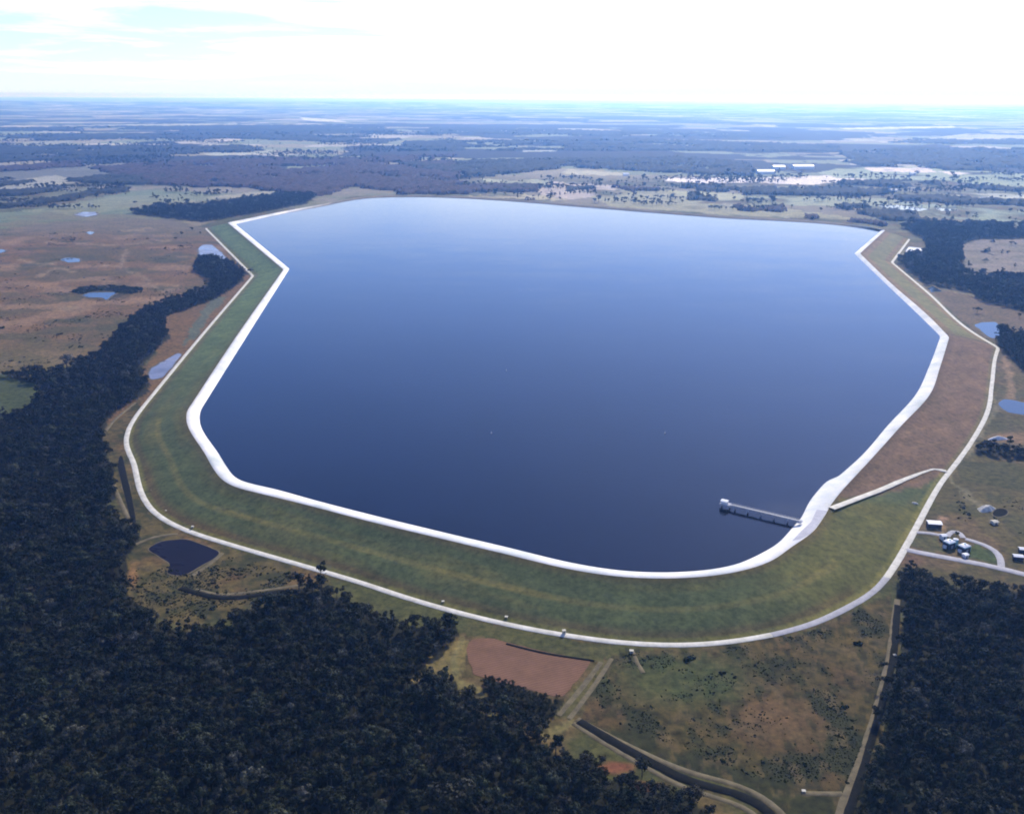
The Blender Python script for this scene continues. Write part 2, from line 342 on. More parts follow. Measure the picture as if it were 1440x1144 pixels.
# ------------------------------------------------------------------ terrain (one sheet to the horizon, finer where it is near)
def build_terrain():
    th = np.radians(np.arange(-66, 66.01, 0.10)); rr = np.exp(np.arange(math.log(170), math.log(112000), 0.0078))
    TH, RR = np.meshgrid(th, rr); x = RR*np.sin(TH); y = RR*np.cos(TH)
    px, py = PIX(x, y)
    # warped photo-plane coordinates give the patches ragged natural borders
    wx = (fbm(x/40, y/40, 3, 4)-0.5); wy = (fbm(x/40+50, y/40, 9, 4)-0.5)
    kx = np.clip(FOC/np.hypot(x, y)*26, 1, 24); ky = np.clip(kx*0.45, 0.8, 10)
    qx = px+wx*kx; qy = py+wy*ky
    C = np.zeros(x.shape+(3,)); Z = np.zeros(x.shape)
    n60 = fbm(x/60, y/60, 21, 5); n200 = fbm(x/200, y/200, 31, 5); n12 = fbm(x/12, y/12, 41, 4); n900 = fbm(x/900, y/700, 51, 5)
    def lerp(c, m):
        nonlocal C
        m = m[..., None]; C = C*(1-m) + np.asarray(c)*m
    def pat(poly, c, m=1.0):
        lerp(c, inpoly(qx, qy, poly)*(m if not isinstance(m, float) else m))
    dummy = 0; grass = (0.085, 0.090, 0.040); brown = (0.165, 0.105, 0.062); wood = (0.030, 0.034, 0.024); pale = (0.36, 0.33, 0.22); pgreen = (0.15, 0.185, 0.115)
    lerp(grass, np.ones_like(x)); lerp(brown, smooth(0.45, 0.62, n60)*0.6); lerp((0.05, 0.06, 0.03), smooth(0.55, 0.65, n12)*0.5)
    # far plain: farmland and woods in patches
    far = smooth(262, 240, qy)
    cell = 1400.0
    jx = x + (fbm(x/700, y/700, 61, 3)-0.5)*500; jy = y + (fbm(x/700, y/700, 71, 3)-0.5)*500
    fid = _hash(np.floor(jx/1300), np.floor(jy/800), 81); fid2 = _hash(np.floor(jx/520+7), np.floor(jy/430), 83)
    farc = np.where(fid2[..., None] < 0.5, np.array((0.16, 0.175, 0.10)), np.where(fid2[..., None] < 0.8, np.array((0.22, 0.19, 0.12)), np.array((0.34, 0.31, 0.24))))
    wd = ((n900 + 0.35*(fid-0.5)) > 0.47)[..., None]
    farc = np.where(wd, np.array((0.020, 0.018, 0.018)), farc*1.25)
    C = C*(1-far[..., None]) + farc*far[..., None]
    # middle distance
    mid = (inpoly(px, py, [(-2000,300),(0,262),(640,262),(1250,262),(2600,300),(2600,470),(1330,470),(1250,330),(900,300),(330,300),(280,318),(-2000,340)]))
    lerp((0.17, 0.175, 0.105), mid*smooth(0.35, 0.5, n200)*0.9); lerp((0.23, 0.19, 0.14), mid*smooth(0.52, 0.62, n200)*0.7)
    pat([(-300,250),(0,240),(120,232),(230,228),(250,246),(90,252),(85,262),(0,282),(-300,300)], (0.15, 0.15, 0.12), 0.8)
    pat([(-300,318),(0,300),(90,288),(200,266),(310,272),(330,276),(180,296),(240,309),(160,306),(60,312),(0,325),(-300,350)], pgreen); lerp((0.17, 0.15, 0.10), inpoly(qx, qy, [(-300,318),(0,300),(200,266),(330,274),(240,309),(0,325),(-300,350)])*smooth(0.45, 0.6, n200)*0.7)
    pat([(30,298),(160,276),(330,270),(300,280),(190,290),(120,302)], (0.22, 0.23, 0.14), 0.7)
    # brown pasture on the left
    BF = [(-600,360),(0,322),(80,312),(180,307),(250,309),(290,322),(350,385),(300,400),(235,424),(170,460),(150,488),(80,522),(0,526),(-600,540)]
    m = inpoly(qx, qy, BF)
    lerp((0.160, 0.104, 0.060), m*1.0)
    lerp((0.105, 0.088, 0.048), m*smooth(0.42, 0.60, fbm(x/110, y/80, 23, 5))*0.85)
    lerp((0.260, 0.175, 0.120), m*smooth(0.55, 0.68, fbm(x/95+9, y/75, 27, 5))*0.8)
    lerp((0.065, 0.070, 0.036), m*smooth(0.60, 0.70, fbm(x/90+30, y/60, 29, 5))*0.7)
    lerp((0.120, 0.110, 0.055), m*smooth(455, 520, qy)*0.7)
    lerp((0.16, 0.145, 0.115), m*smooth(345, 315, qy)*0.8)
    for line, w in (([(28,365),(60,372),(78,370)],2.2), ([(150,373),(170,376),(190,386),(205,393),(228,412)],2.0), ([(110,384),(80,377),(50,390)],1.8), ([(178,352),(170,370)],2.5), ([(88,433),(110,434)],3.0), ([(170,325),(215,322)],2.0), ([(60,340),(150,345),(240,338)],1.4), ([(232,408),(246,403)],3)):
        lerp((0.33, 0.26, 0.20), smooth(w*1.9, w*0.3, polydist(qx, qy, line))*0.55*smooth(0.3, 0.6, n12))
    lerp((0.030, 0.034, 0.022), smooth(1.0, 0.55, np.hypot((qx-148)/52, (qy-410)/12))*m*0.9)
    pat(CLEAR, (0.060, 0.080, 0.038))
    # brown strip between the left wood and the embankment
    pat([(349,386),(357,392),(300,470),(262,505),(215,555),(150,640),(143,605),(154,584),(212,541),(189,528),(223,491),(236,473),(231,447),(307,418)], (0.175, 0.105, 0.055), 0.85)
    pat([(296,420),(318,416),(285,460),(255,490),(258,475)], (0.11, 0.13, 0.11))
    # rough ground by the dark pond
    RG = [(143,600),(200,560),(186,600),(180,640),(205,715),(240,742),(320,770),(440,806),(460,822),(347,850),(335,868),(252,884),(200,862),(172,838),(172,790),(200,757),(165,720)]
    m = inpoly(qx, qy, RG)
    lerp((0.110, 0.090, 0.042), m*0.9); lerp((0.045, 0.050, 0.024), m*smooth(0.48, 0.60, n12)*0.9); lerp((0.22, 0.125, 0.065), m*smooth(0.55, 0.68, n60)*0.6)
    lerp((0.28, 0.15, 0.085), smooth(1.1, 0.4, np.hypot((qx-183)/9, (qy-812)/20))*0.5)
    # strip below the toe road and scrub field at the bottom right
    pat([(440,806),(560,840),(700,880),(888,910),(1000,912),(1130,885),(1262,830),(1266,900),(1180,890),(1000,925),(840,930),(640,890),(560,865)], (0.080, 0.090, 0.038), 0.8)
    SF = [(838,930),(888,912),(1000,912),(1130,888),(1260,835),(1266,870),(1262,935),(1244,975),(1236,1042),(1204,1144),(1180,1260),(1130,1260),(1050,1110),(940,1070),(815,1012)]
    m = inpoly(qx, qy, SF)
    lerp((0.092, 0.074, 0.033), m*1.0); lerp((0.100, 0.068, 0.038), m*smooth(0.45, 0.62, n60)*0.8); lerp((0.034, 0.040, 0.020), m*smooth(0.47, 0.58, fbm(x/22, y/22, 43, 5))*0.95); lerp((0.030, 0.036, 0.018), m*smooth(0.52, 0.62, fbm(x/7, y/7, 143, 4))*0.7); lerp((0.135, 0.105, 0.060), m*smooth(0.58, 0.68, fbm(x/9+5, y/9, 149, 4))*0.6)
    lerp((0.060, 0.085, 0.036), m*smooth(1.2, 0.4, np.hypot((qx-960)/120, (qy-955)/45))*0.7)
    lerp((0.150, 0.100, 0.060), m*smooth(1.2, 0.4, np.hypot((qx-1085)/50, (qy-1010)/32))*0.7)
    # pink-brown tilled field
    pat([(600,935),(650,896),(662,905),(655,945),(640,960),(570,960)], (0.20, 0.165, 0.075), 0.9)
    pat([(840,930),(858,925),(800,1015),(770,1012)], (0.115, 0.11, 0.05), 0.9)
    for line in ([(645,963),(668,972),(682,990)], [(620,995),(645,972)], [(690,1003),(735,1014)], [(765,1040),(800,1018)], [(650,900),(640,950)]):
        lerp((0.21, 0.185, 0.09), smooth(6, 3, polydist(qx, qy, line)))
    lerp((0.24, 0.085, 0.06), smooth(1.1, 0.5, np.hypot((qx-872)/30, (qy-1080)/9))*0.8); lerp((0.22, 0.085, 0.06), smooth(1.1, 0.5, np.hypot((qx-910)/40, (qy-1104)/6))*0.7)
    # right bank
    RB = [(1300,400),(1380,420),(1440,435),(2200,520),(2200,840),(1440,830),(1330,815),(1265,812),(1240,830),(1270,780),(1330,665),(1390,580),(1404,490),(1372,466),(1310,412)]
    m = inpoly(qx, qy, RB)
    lerp((0.105, 0.092, 0.048), m*1.0); lerp((0.150, 0.108, 0.070), m*smooth(0.46, 0.60, n60)*0.7); lerp((0.060, 0.070, 0.035), m*smooth(0.52, 0.64, fbm(x/30, y/30, 47, 5))*0.6)
    lerp((0.175, 0.125, 0.095), m*smooth(560, 430, qy)*0.6)
    pat([(1345,645),(1440,655),(1900,700),(1900,720),(1440,690),(1350,676)], (0.062, 0.070, 0.036), 0.7)
    pat([(1390,575),(1440,590),(1900,640),(1900,655),(1440,632),(1375,622)], (0.075, 0.080, 0.042), 0.6)
    lerp((0.24, 0.16, 0.115), smooth(1.3, 0.5, np.hypot((qx-1420)/40, (qy-615)/10))*0.8)
    lerp((0.27, 0.19, 0.13), smooth(8, 3, polydist(qx, qy, [(1415,505),(1420,560)]))*0.8); lerp((0.24, 0.19, 0.145), smooth(1.2, 0.5, np.hypot((qx-1300)/26, (qy-740)/9))*0.5)
    lerp((0.34, 0.235, 0.145), smooth(1.2, 0.6, np.hypot((qx-1323)/9, (qy-742)/8)))
    lerp((0.30, 0.20, 0.165), smooth(1.2, 0.6, np.hypot((qx-1326)/9, (qy-729)/4)))
    for line, w in (([(1330,670),(1345,684),(1352,692)],2), ([(1358,692),(1372,705),(1382,712)],3), ([(1335,668),(1395,585),(1402,560)],3), ([(1345,648),(1372,612)],2)):
        lerp((0.22, 0.20, 0.14), smooth(w*1.6, w*0.5, polydist(qx, qy, line))*0.8)
    lerp((0.16, 0.10, 0.075), smooth(1.2, 0.5, np.hypot((qx-1285)/22, (qy-790)/10))*0.8)
    pat([(1335,760),(1385,764),(1400,775),(1404,792),(1365,786)], (0.060, 0.100, 0.040), 0.85); pat([(1290,752),(1318,753),(1330,778),(1290,773),(1276,765)], (0.075, 0.095, 0.045), 0.6)
    # pale fields beyond the water and on the right
    m = inpoly(qx, qy, [(1351,344),(1374,337),(1440,336),(1640,340),(1640,400),(1440,388),(1386,390),(1358,382),(1340,374),(1355,367)])
    lerp((0.235, 0.205, 0.195), m*1.0); lerp((0.17, 0.16, 0.13), m*smooth(0.5, 0.62, n60)*0.7); 
    lerp((0.10, 0.09, 0.08), m*smooth(1.5, 0.5, np.abs(qy-352-(qx-1350)*0.03))*0.6)
    for poly, c in (([(630,238),(665,231),(705,234),(702,240),(640,241)], pale), ([(592,258),(640,254),(632,260)], pale), ([(734,212),(785,209.5),(784,212.5),(736,214)], (0.30, 0.31, 0.26)), ([(788,243),(800,238),(880,243),(878,247),(800,245)], pale),
        ([(676,252),(772,253),(770,262),(755,258),(690,258)], (0.30, 0.31, 0.20)), ([(640,277),(700,273),(760,274),(800,282),(700,279)], (0.32, 0.28, 0.17)), ([(755,268),(775,255),(800,256),(870,262),(860,274),(800,281),(765,275)], (0.36, 0.30, 0.25)),
        ([(830,276),(900,262),(960,268),(1010,276),(1040,284),(1240,312),(1000,301),(860,290)], (0.24, 0.23, 0.14)), ([(940,268),(1050,273),(1040,284),(1000,288)], (0.30, 0.29, 0.17)), ([(1050,276),(1250,279),(1310,292),(1180,290),(1060,287)], (0.23, 0.245, 0.155)),
        ([(935,250),(1062,250),(1070,256),(1000,258),(935,255)], (0.70, 0.62, 0.56)), ([(1062,250),(1180,246),(1220,252),(1140,260),(1070,258)], (0.62, 0.54, 0.47)), ([(1150,243),(1180,236),(1300,235),(1440,245),(1900,262),(1900,275),(1440,264),(1340,256),(1180,250)], (0.24, 0.27, 0.17)),
        ([(1215,236),(1305,236),(1318,243),(1225,241)], (0.58, 0.48, 0.43)), ([(1318,241),(1370,244),(1340,246)], (0.60, 0.50, 0.45)), ([(1340,270),(1440,274),(1640,280),(1440,279),(1350,277)], (0.38, 0.38, 0.30)), ([(1262,284),(1320,288),(1440,296),(1640,310),(1640,326),(1440,314),(1340,308),(1290,296)], (0.21, 0.25, 0.19)),
        ([(285,216),(330,213),(385,211),(384,215),(300,219)], (0.30, 0.31, 0.22)), ([(270,228),(308,226),(306,230),(280,231)], (0.28, 0.26, 0.22)), ([(85,176),(330,173),(340,176),(100,179)], (0.30, 0.30, 0.22)), ([(180,195),(215,187),(212,193)], (0.40, 0.36, 0.28)), ([(300,195),(320,186),(342,197),(310,200)], (0.42, 0.36, 0.28)), ([(150,205),(170,200),(176,204)], pale), ([(0,203),(60,198),(130,192),(150,190),(60,206)], (0.22, 0.22, 0.16)),
        ([(1180,180),(1340,177),(1345,180),(1190,182)], (0.55, 0.50, 0.46)), ([(1300,195),(1360,188),(1440,190),(1440,200),(1320,203)], (0.34, 0.32, 0.24)), ([(960,205),(1000,199),(1035,201),(1000,210)], (0.36, 0.34, 0.26)), ([(420,165),(470,168),(490,172),(430,170)], (0.5, 0.48, 0.42)), ([(0,257),(80,246),(115,256),(60,262),(0,270)], (0.24, 0.23, 0.18)), ([(260,284),(300,276),(380,268),(395,271),(300,283)], (0.25, 0.23, 0.16))):
        pat(poly, np.array(c)*1.3, 0.92*smooth(0.25, 0.45, n200))
    # forest floor
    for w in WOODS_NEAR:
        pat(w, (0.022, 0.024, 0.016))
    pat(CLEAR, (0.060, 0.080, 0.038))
    # distant low hills
    r = np.hypot(x, y)
    Z += smooth(22000, 34000, r)*(fbm(x/9000, y/9000, 91, 4)-0.35)*260*smooth(60000, 45000, r).clip(0.35, 1)
    Z = np.maximum(Z, 0)
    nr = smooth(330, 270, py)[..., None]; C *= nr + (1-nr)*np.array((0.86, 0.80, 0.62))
    n, k = x.shape
    V = np.stack([x, y, Z], -1).reshape(-1, 3)
    idx = np.arange(n*k).reshape(n, k)
    F = np.stack([idx[:-1, :-1], idx[:-1, 1:], idx[1:, 1:], idx[1:, :-1]], -1).reshape(-1, 4)[:, ::-1]
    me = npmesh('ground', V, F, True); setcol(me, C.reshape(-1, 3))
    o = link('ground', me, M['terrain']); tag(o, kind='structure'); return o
build_terrain()

# ------------------------------------------------------------------ embankment, liner, water
def build_dam():
    K = 22; fr = np.linspace(0, 1, K)
    ridge = TOE.copy(); 
    rows = []; cols = []
    s = np.arange(NS)*7.0
    for f in fr:
        prof = f*1.0 + 0.035*math.sin(math.pi*2*f)          # bench half way up
        p = TOE*(1-f)+CR*f; p[:, 2] = 0.25 + (ZC-0.05)*prof*(1 if f < 1 else 1)
        n = (fbm(s/60, np.full(NS, f*3.0), 5, 4)-0.5)
        p[:, 2] += n*0.5*math.sin(math.pi*f)
        c = np.tile(np.array((0.054, 0.070, 0.040)), (NS, 1))
        n1 = fbm(s/90+f*3, np.full(NS, f*6.0), 15, 4)[:, None]; n2 = fbm(s/25, np.full(NS, f*9.0)+s/300, 25, 4)[:, None]
        olive = np.array((0.085, 0.078, 0.036)); dk = np.array((0.042, 0.058, 0.034))
        c = c*(1-smooth(0.5, 0.68, n1)*0.4) + olive*smooth(0.5, 0.68, n1)*0.4
        c = c*(1-smooth(0.5, 0.65, n2)*0.3) + dk*smooth(0.5, 0.65, n2)*0.3
        # zones along the dam: fresh green on the far left arm, olive on the near right, bare brown on the right arm
        zr = smooth(17.0, 21.0, PAR)*(1-smooth(23.4, 23.9, PAR)); c = c*(1-0.75*zr[:, None]) + np.array((0.082, 0.080, 0.030))*0.75*zr[:, None]
        zl = 1-smooth(0.9, 3.2, PAR); zl[PAR > 33] = 0; c = c*(1-0.8*zl[:, None]) + np.array((0.080, 0.128, 0.068))*0.8*zl[:, None]
        # the bare zone starts at the slanting road, which climbs from toe (about station 25.2) to crest (23.6)
        start = 25.3 - 1.75*f
        zb = smooth(start-0.08, start+0.05, PAR)*(1-smooth(30.2-0.2, 30.7, PAR)); br = np.array((0.165, 0.105, 0.062))*(0.8+0.4*n2)
        c = c*(1-zb[:, None]) + br*zb[:, None]
        zf = smooth(30.2, 30.7, PAR)*(PAR < 34.5); fc = np.array((0.125, 0.125, 0.075)) if (0.2 < f < 0.75) else np.array((0.14, 0.105, 0.075))
        c = c*(1-zf[:, None]) + fc*zf[:, None]
        c = c*(0.80+0.40*fbm(s/5, np.full(NS, f*2.2), 65, 3)[:, None])
        if f > 0.86:
            e = ((f-0.86)/0.14)*0.6; c = c*(1-e) + np.array((0.085, 0.060, 0.036))*e
        if 0.47 <= f <= 0.53:
            m = ((PAR > 4) & (PAR < 21))[:, None]*0.55*(0.4+0.9*n1); c = c*(1-m) + np.array((0.125, 0.112, 0.050))*m
        if f < 0.05: c = c*0.4 + np.array((0.155, 0.145, 0.055))*0.6
        elif f < 0.2: e = 0.55*(1-abs(f-0.11)/0.1)*np.ones_like(n1); e = np.clip(e, 0, 1)*(0.4+n1); e[(PAR > 20.5)] = 0; c = c*(1-e) + np.array((0.105, 0.058, 0.042))*e
        rows.append(p); cols.append(c*np.where(zb[:, None] > 0.5, 1.0, np.array((1.44, 1.34, 0.95))))
    me = ribbon_mesh('embankment', rows); setcol(me, np.stack(cols, 1).reshape(-1, 3))
    me.polygons.foreach_set('use_smooth', np.ones(len(me.polygons), bool))
    o = link('embankment', me, M['slope']); tag(o, 'long grassed reservoir embankment with a brown bare arm on the right', 'embankment', kind='structure')
    # white soil-cement facing: crest road then slope into the water
    d = WE-CR; L = np.hypot(d[:, 0], d[:, 1])[:, None]; u = d/np.maximum(L, 1e-3); u[:, 2] = 0
    cw = np.minimum(6.0, L*0.35)
    a = CR.copy(); a[:, 2] = ZC
    a0 = CR-u*0.6; a0[:, 2] = ZC-0.6
    b = CR+u*cw; b[:, 2] = ZC+0.02
    c = WE.copy(); c[:, 2] = ZW
    e = WE+u*9; e[:, 2] = ZW-3
    me = ribbon_mesh('crest_facing', [a0, a, b, c, e])
    fz = (smooth(34.2, 35.0, PAR)*(1-smooth(40.4, 41.6, PAR)))[:, None]; fcol = np.array((0.83, 0.82, 0.79))*(1-fz)+np.array((0.25, 0.21, 0.15))*fz
    FC = np.repeat(fcol, 5, axis=0).reshape(-1, 5, 3); st = (0.86+0.22*fbm(np.arange(NS)*0.35, np.zeros(NS), 77, 4))[:, None]; FC[:, 0] *= 0.8; FC[:, 1] *= 0.90*st; FC[:, 2] *= 0.88*st; FC[:, 4] *= 0.5; setcol(me, FC.reshape(-1, 3)); o = link('crest_facing', me, M['liner']); tag(o, 'white soil cement crest road and facing round the reservoir', 'facing', kind='structure')
    # water
    w = WE+u*0.8; w[:, 2] = ZW
    o = link('reservoir_water', flat_poly('reservoir_water', w), M['water']); tag(o, kind='structure')
build_dam()

def ribbon(name, px, width, z, mat, label=None, cat=None, closed=False, pts=None, zs=None, kind='structure', smooth_n=2, step=6):
    P = np.array([G(a, b, z) for a, b in px]) if pts is None else np.array(pts)
    # densify + relax
    out = []
    for a, b in zip(P[:-1], P[1:]):
        m = max(1, int(np.linalg.norm(b-a)/step))
        for q in range(m): out.append(a+(b-a)*q/m)
    out.append(P[-1]); P = np.array(out)
    for _ in range(smooth_n*3):
        P[1:-1] = 0.25*P[:-2]+0.5*P[1:-1]+0.25*P[2:]
    t = np.gradient(P, axis=0); t[:, 2] = 0; t /= np.linalg.norm(t, axis=1)[:, None]+1e-9
    n = np.stack([-t[:, 1], t[:, 0], 0*t[:, 0]], 1)
    j = ((fbm(np.arange(len(P))*0.6, np.zeros(len(P)), 5, 3)-0.5)*0.25+1)[:, None]*width/2
    j2 = ((fbm(np.arange(len(P))*0.6+70, np.zeros(len(P)), 8, 3)-0.5)*(0.9 if name in ('drain_ditch', 'dirt_track') else 0.2)+1)[:, None]*width/2
    l = P+n*j; r = P-n*j2
    lo = l+n*0.6; lo[:, 2] -= 0.35; ro = r-n*0.6; ro[:, 2] -= 0.35
    mid = P.copy(); mid[:, 2] += width*0.012
    me = ribbon_mesh(name, [ro, r, mid, l, lo], closed=False)
    me.flip_normals() if me.polygons and me.polygons[0].normal.z < 0 else None
    o = link(name, me, mat); tag(o, label, cat, kind=kind); return o

# toe road follows the foot of the embankment
def toe_road():
    i0 = 0; i1 = int(np.searchsorted(PAR, 34.0))
    d = TOE-CR; d[:, 2] = 0; d /= np.linalg.norm(d, axis=1)[:, None]
    P = TOE[i0:i1]+d[i0:i1]*1.2; P[:, 2] = 0.5
    cut = [0, int(np.searchsorted(PAR, 18.3)), int(np.searchsorted(PAR, 21.35)), len(P)]
    for a, b, mt in zip(cut[:-1], cut[1:], ('road', 'greyroad', 'road')): ribbon('toe_road', None, 6.8, 0.5, M[mt], pts=P[a:b+1], smooth_n=1)
toe_road()
ACC = [(1271,771),(1292,776.5),(1334,783.5),(1362,789),(1406,797.5),(1437,806),(1500,822),(1600,848)]
ribbon('access_road', ACC, 7.5, 0.46, M['greyroad'])
ribbon('loop_road', [(1408,797),(1409,780),(1402,768.5),(1388,761.5),(1369,758.5),(1358,757)], 5.0, 0.42, M['greyroad'], smooth_n=3)
ribbon('yard_lane', [(1283,747.5),(1300,747),(1319,750),(1330,753)], 4.2, 0.42, M['greyroad'])
ribbon('yard_loop', [(1332,754),(1333,746),(1338,743),(1348,744.5),(1354,746),(1355,756)], 4.0, 0.43, M['greyroad'])
# slanting road up the embankment
def ramp_road():
    pts = []
    s0, f0, s1, f1 = 25.35, 0.02, 23.35, 1.0
    top = np.array([(1331,662,.02),(1311,657.5,.16),(1290,665,.29),(1237,688.5,.62),(1169,714,1.0)])
    for a, b in zip(top[:-1], top[1:]):
        for q in range(12):
            v = a+(b-a)*q/12; pts.append(v)
    pts.append(top[-1]); P = []
    for x, y, f in pts:
        prof = f + 0.035*math.sin(2*math.pi*f); P.append(G(x, y, 0.25+17.95*prof+0.75))
    ribbon('slope_road', None, 6.0, 0, M['road'], pts=np.array(P), smooth_n=2)
ramp_road()
o = link('crest_pad', flat_poly('crest_pad', GP([(1148.6,715.8),(1163,718),(1153,733),(1141,749),(1125,757.6),(1114,760),(1127,746),(1141,733)], ZC+0.12)), M['pad']); tag(o, kind='structure')

# dirt tracks and berms
for i, (pl, w) in enumerate((([(812,1010),(860,1036),(935,1072),(985,1092),(1040,1100),(1075,1118),(1112,1150),(1130,1200)],4.5), ([(806,1016),(850,1044),(905,1076),(960,1108),(1010,1122),(1050,1130),(1075,1150),(1090,1200)],4.0),
        ([(1262,842),(1254,905),(1246,945),(1232,1000),(1215,1050),(1196,1105),(1180,1144),(1165,1200)],5.0), ([(1127,1114),(1165,1117),(1185,1115)],4.0), ([(275,828),(310,838),(345,832),(400,826),(430,820)],4.0), ([(268,810),(300,790),(312,777)],4.0),
        ([(190,765),(215,752),(250,750)],4.0), ([(147,648),(163,690),(180,728),(192,750)],4), ([(145,610),(160,590),(190,566)],4), ([(890,915),(893,930),(905,945)],2.5), ([(845,930),(820,965),(785,1005)],3.5), ([(860,925),(835,965),(800,1010)],3.0))):
    ribbon('dirt_track', pl, w*0.75, 0.35, M['track'])

# ------------------------------------------------------------------ ponds, ditches and the tilled field
def jag(pts, amp, z, step=4.0, seed=0):
    P = GP(pts, z); out = []
    n = len(P)
    for i in range(n):
        a, b = P[i], P[(i+1) % n]; m = max(2, int(np.linalg.norm(b-a)/step))
        for q in range(m): out.append(a+(b-a)*q/m)
    P = np.array(out); 
    for _ in range(2): P = 0.25*np.roll(P, 1, 0)+0.5*P+0.25*np.roll(P, -1, 0)
    c = P.mean(0); d = P-c; d[:, 2] = 0; d /= np.linalg.norm(d, axis=1)[:, None]+1e-6
    return P + d*((fbm(P[:, 0]/11, P[:, 1]/11, seed, 3)-0.5)*2*amp)[:, None]
for i, (pl, mt, amp) in enumerate((
    ([(279,349),(286,344),(298,344),(313,357),(323,367),(314,369),(296,362),(280,358)],'palepond',2), ([(207,530),(212,518),(250,496),(256,498),(242,515),(228,531),(215,534)],'palepond',2),
    ([(117,415),(128,411),(150,411),(166,411),(155,417),(150,422),(143,418),(120,418)],'pond',2), ([(84,365),(98,362),(113,364),(112,368),(95,369)],'pond',2), ([(105,302),(115,298),(135,298),(137,302),(120,305)],'palepond',3), ([(121,327),(127,325),(133,327),(127,330)],'pond',1),
    ([(-10,353),(3,350),(8,353),(0,356)],'pond',1), ([(206,771),(226,760),(262,757),(311,776),(304,783),(258,809),(234,806),(240,792),(226,783)],'darkpond',0.8),
    ([(1272,356),(1278,347),(1300,349),(1301,354),(1288,359)],'palepond',2), ([(1305,405),(1312,402),(1324,409),(1310,411)],'pond',2), ([(1370,457),(1380,453),(1400,453),(1421,468),(1408,471),(1396,476),(1388,472)],'pond',2),
    ([(1404,566),(1409,561),(1420,561),(1440,566),(1500,576),(1500,592),(1440,583),(1420,580),(1407,574)],'pond',2), ([(1235,289),(1262,288),(1305,294),(1296,297),(1250,294)],'pond',6), ([(1318,293),(1345,294),(1342,297),(1322,296)],'pond',5), ([(165,655),(168,640),(172,640),(186,700),(192,735),(186,737),(176,700)],'mud',0.8), ([(1418,716),(1404,713),(1398,717),(1394,723),(1402,727),(1415,724)],'mud',0.8))):
    dd = float(np.hypot(*GP(pl)[:, :2].mean(0))); am = amp*max(1.0, dd/900)
    J = jag(pl, am, 0.26, 4.0, 100+i); o = link('pond', flat_poly('pond', J), M[mt]); tag(o, kind='structure')
    c_ = J.mean(0); d_ = J-c_; L_ = np.linalg.norm(d_, axis=1)[:, None]; wob = (1.5 if mt in ('pond', 'palepond') else 0.4)+(4.5 if mt in ('pond', 'palepond') else 1.6)*fbm(J[:, 0]/9, J[:, 1]/9, 200+i, 3)[:, None]*max(1.0, dd/1400)
    J2 = J+d_/L_*wob; J2[:, 2] = 0.14; o = link('pond_bank', flat_poly('pond_bank', J2), M['bank'] if mt in ('pond', 'palepond') else M['track']); tag(o, kind='structure')
for pl, w in (([(814,1013),(870,1046),(920,1073),(968,1099),(1030,1112),(1062,1122),(1095,1150),(1112,1200)],6.0), ([(253,826),(280,834),(312,842),(350,838),(400,830)],5.0), ([(712,904),(760,917),(836,928)],1.5), ([(1262,850),(1258,912),(1248,962),(1225,1040),(1210,1090),(1192,1150)],4.0)):
    ribbon('drain_ditch', pl, w, 0.62, M['mud'])
m_, nt_, p_ = nm('tilled_soil'); tc_ = nt_.nodes.new('ShaderNodeTexCoord'); wv = nt_.nodes.new('ShaderNodeTexWave'); wv.inputs['Scale'].default_value = 0.12; wv.inputs['Distortion'].default_value = 3; wv.inputs['Detail'].default_value = 3
mp_ = nt_.nodes.new('ShaderNodeMapping'); mp_.inputs['Rotation'].default_value = (0, 0, R(68)); nt_.links.new(tc_.outputs['Object'], mp_.inputs[0]); nt_.links.new(mp_.outputs[0], wv.inputs[0])
r_ = ramp(nt_, wv.outputs['Fac'], ((0.0, (0.165, 0.090, 0.056)), (1.0, (0.205, 0.115, 0.074)))); n_ = noise_node(nt_, 0.05, 6, 0.7); v_ = ramp(nt_, n_.outputs['Fac'], ((0.3, (0.75, 0.78, 0.75)), (0.7, (1.15, 1.12, 1.1))))
nt_.links.new(mix(nt_, 'MULTIPLY', 1.0, r_.outputs[0], v_.outputs[0]), p_.inputs['Base Color']); p_.inputs['Roughness'].default_value = 1; p_.inputs['Specular IOR Level'].default_value = 0.05
o = link('tilled_field', flat_poly('tilled_field', jag([(656,905),(664,897),(690,896),(760,915),(832,928),(826,940),(792,979),(775,978),(720,963),(664,948)], 2.2, 0.2, 2.5, 7)), m_); tag(o, kind='structure')

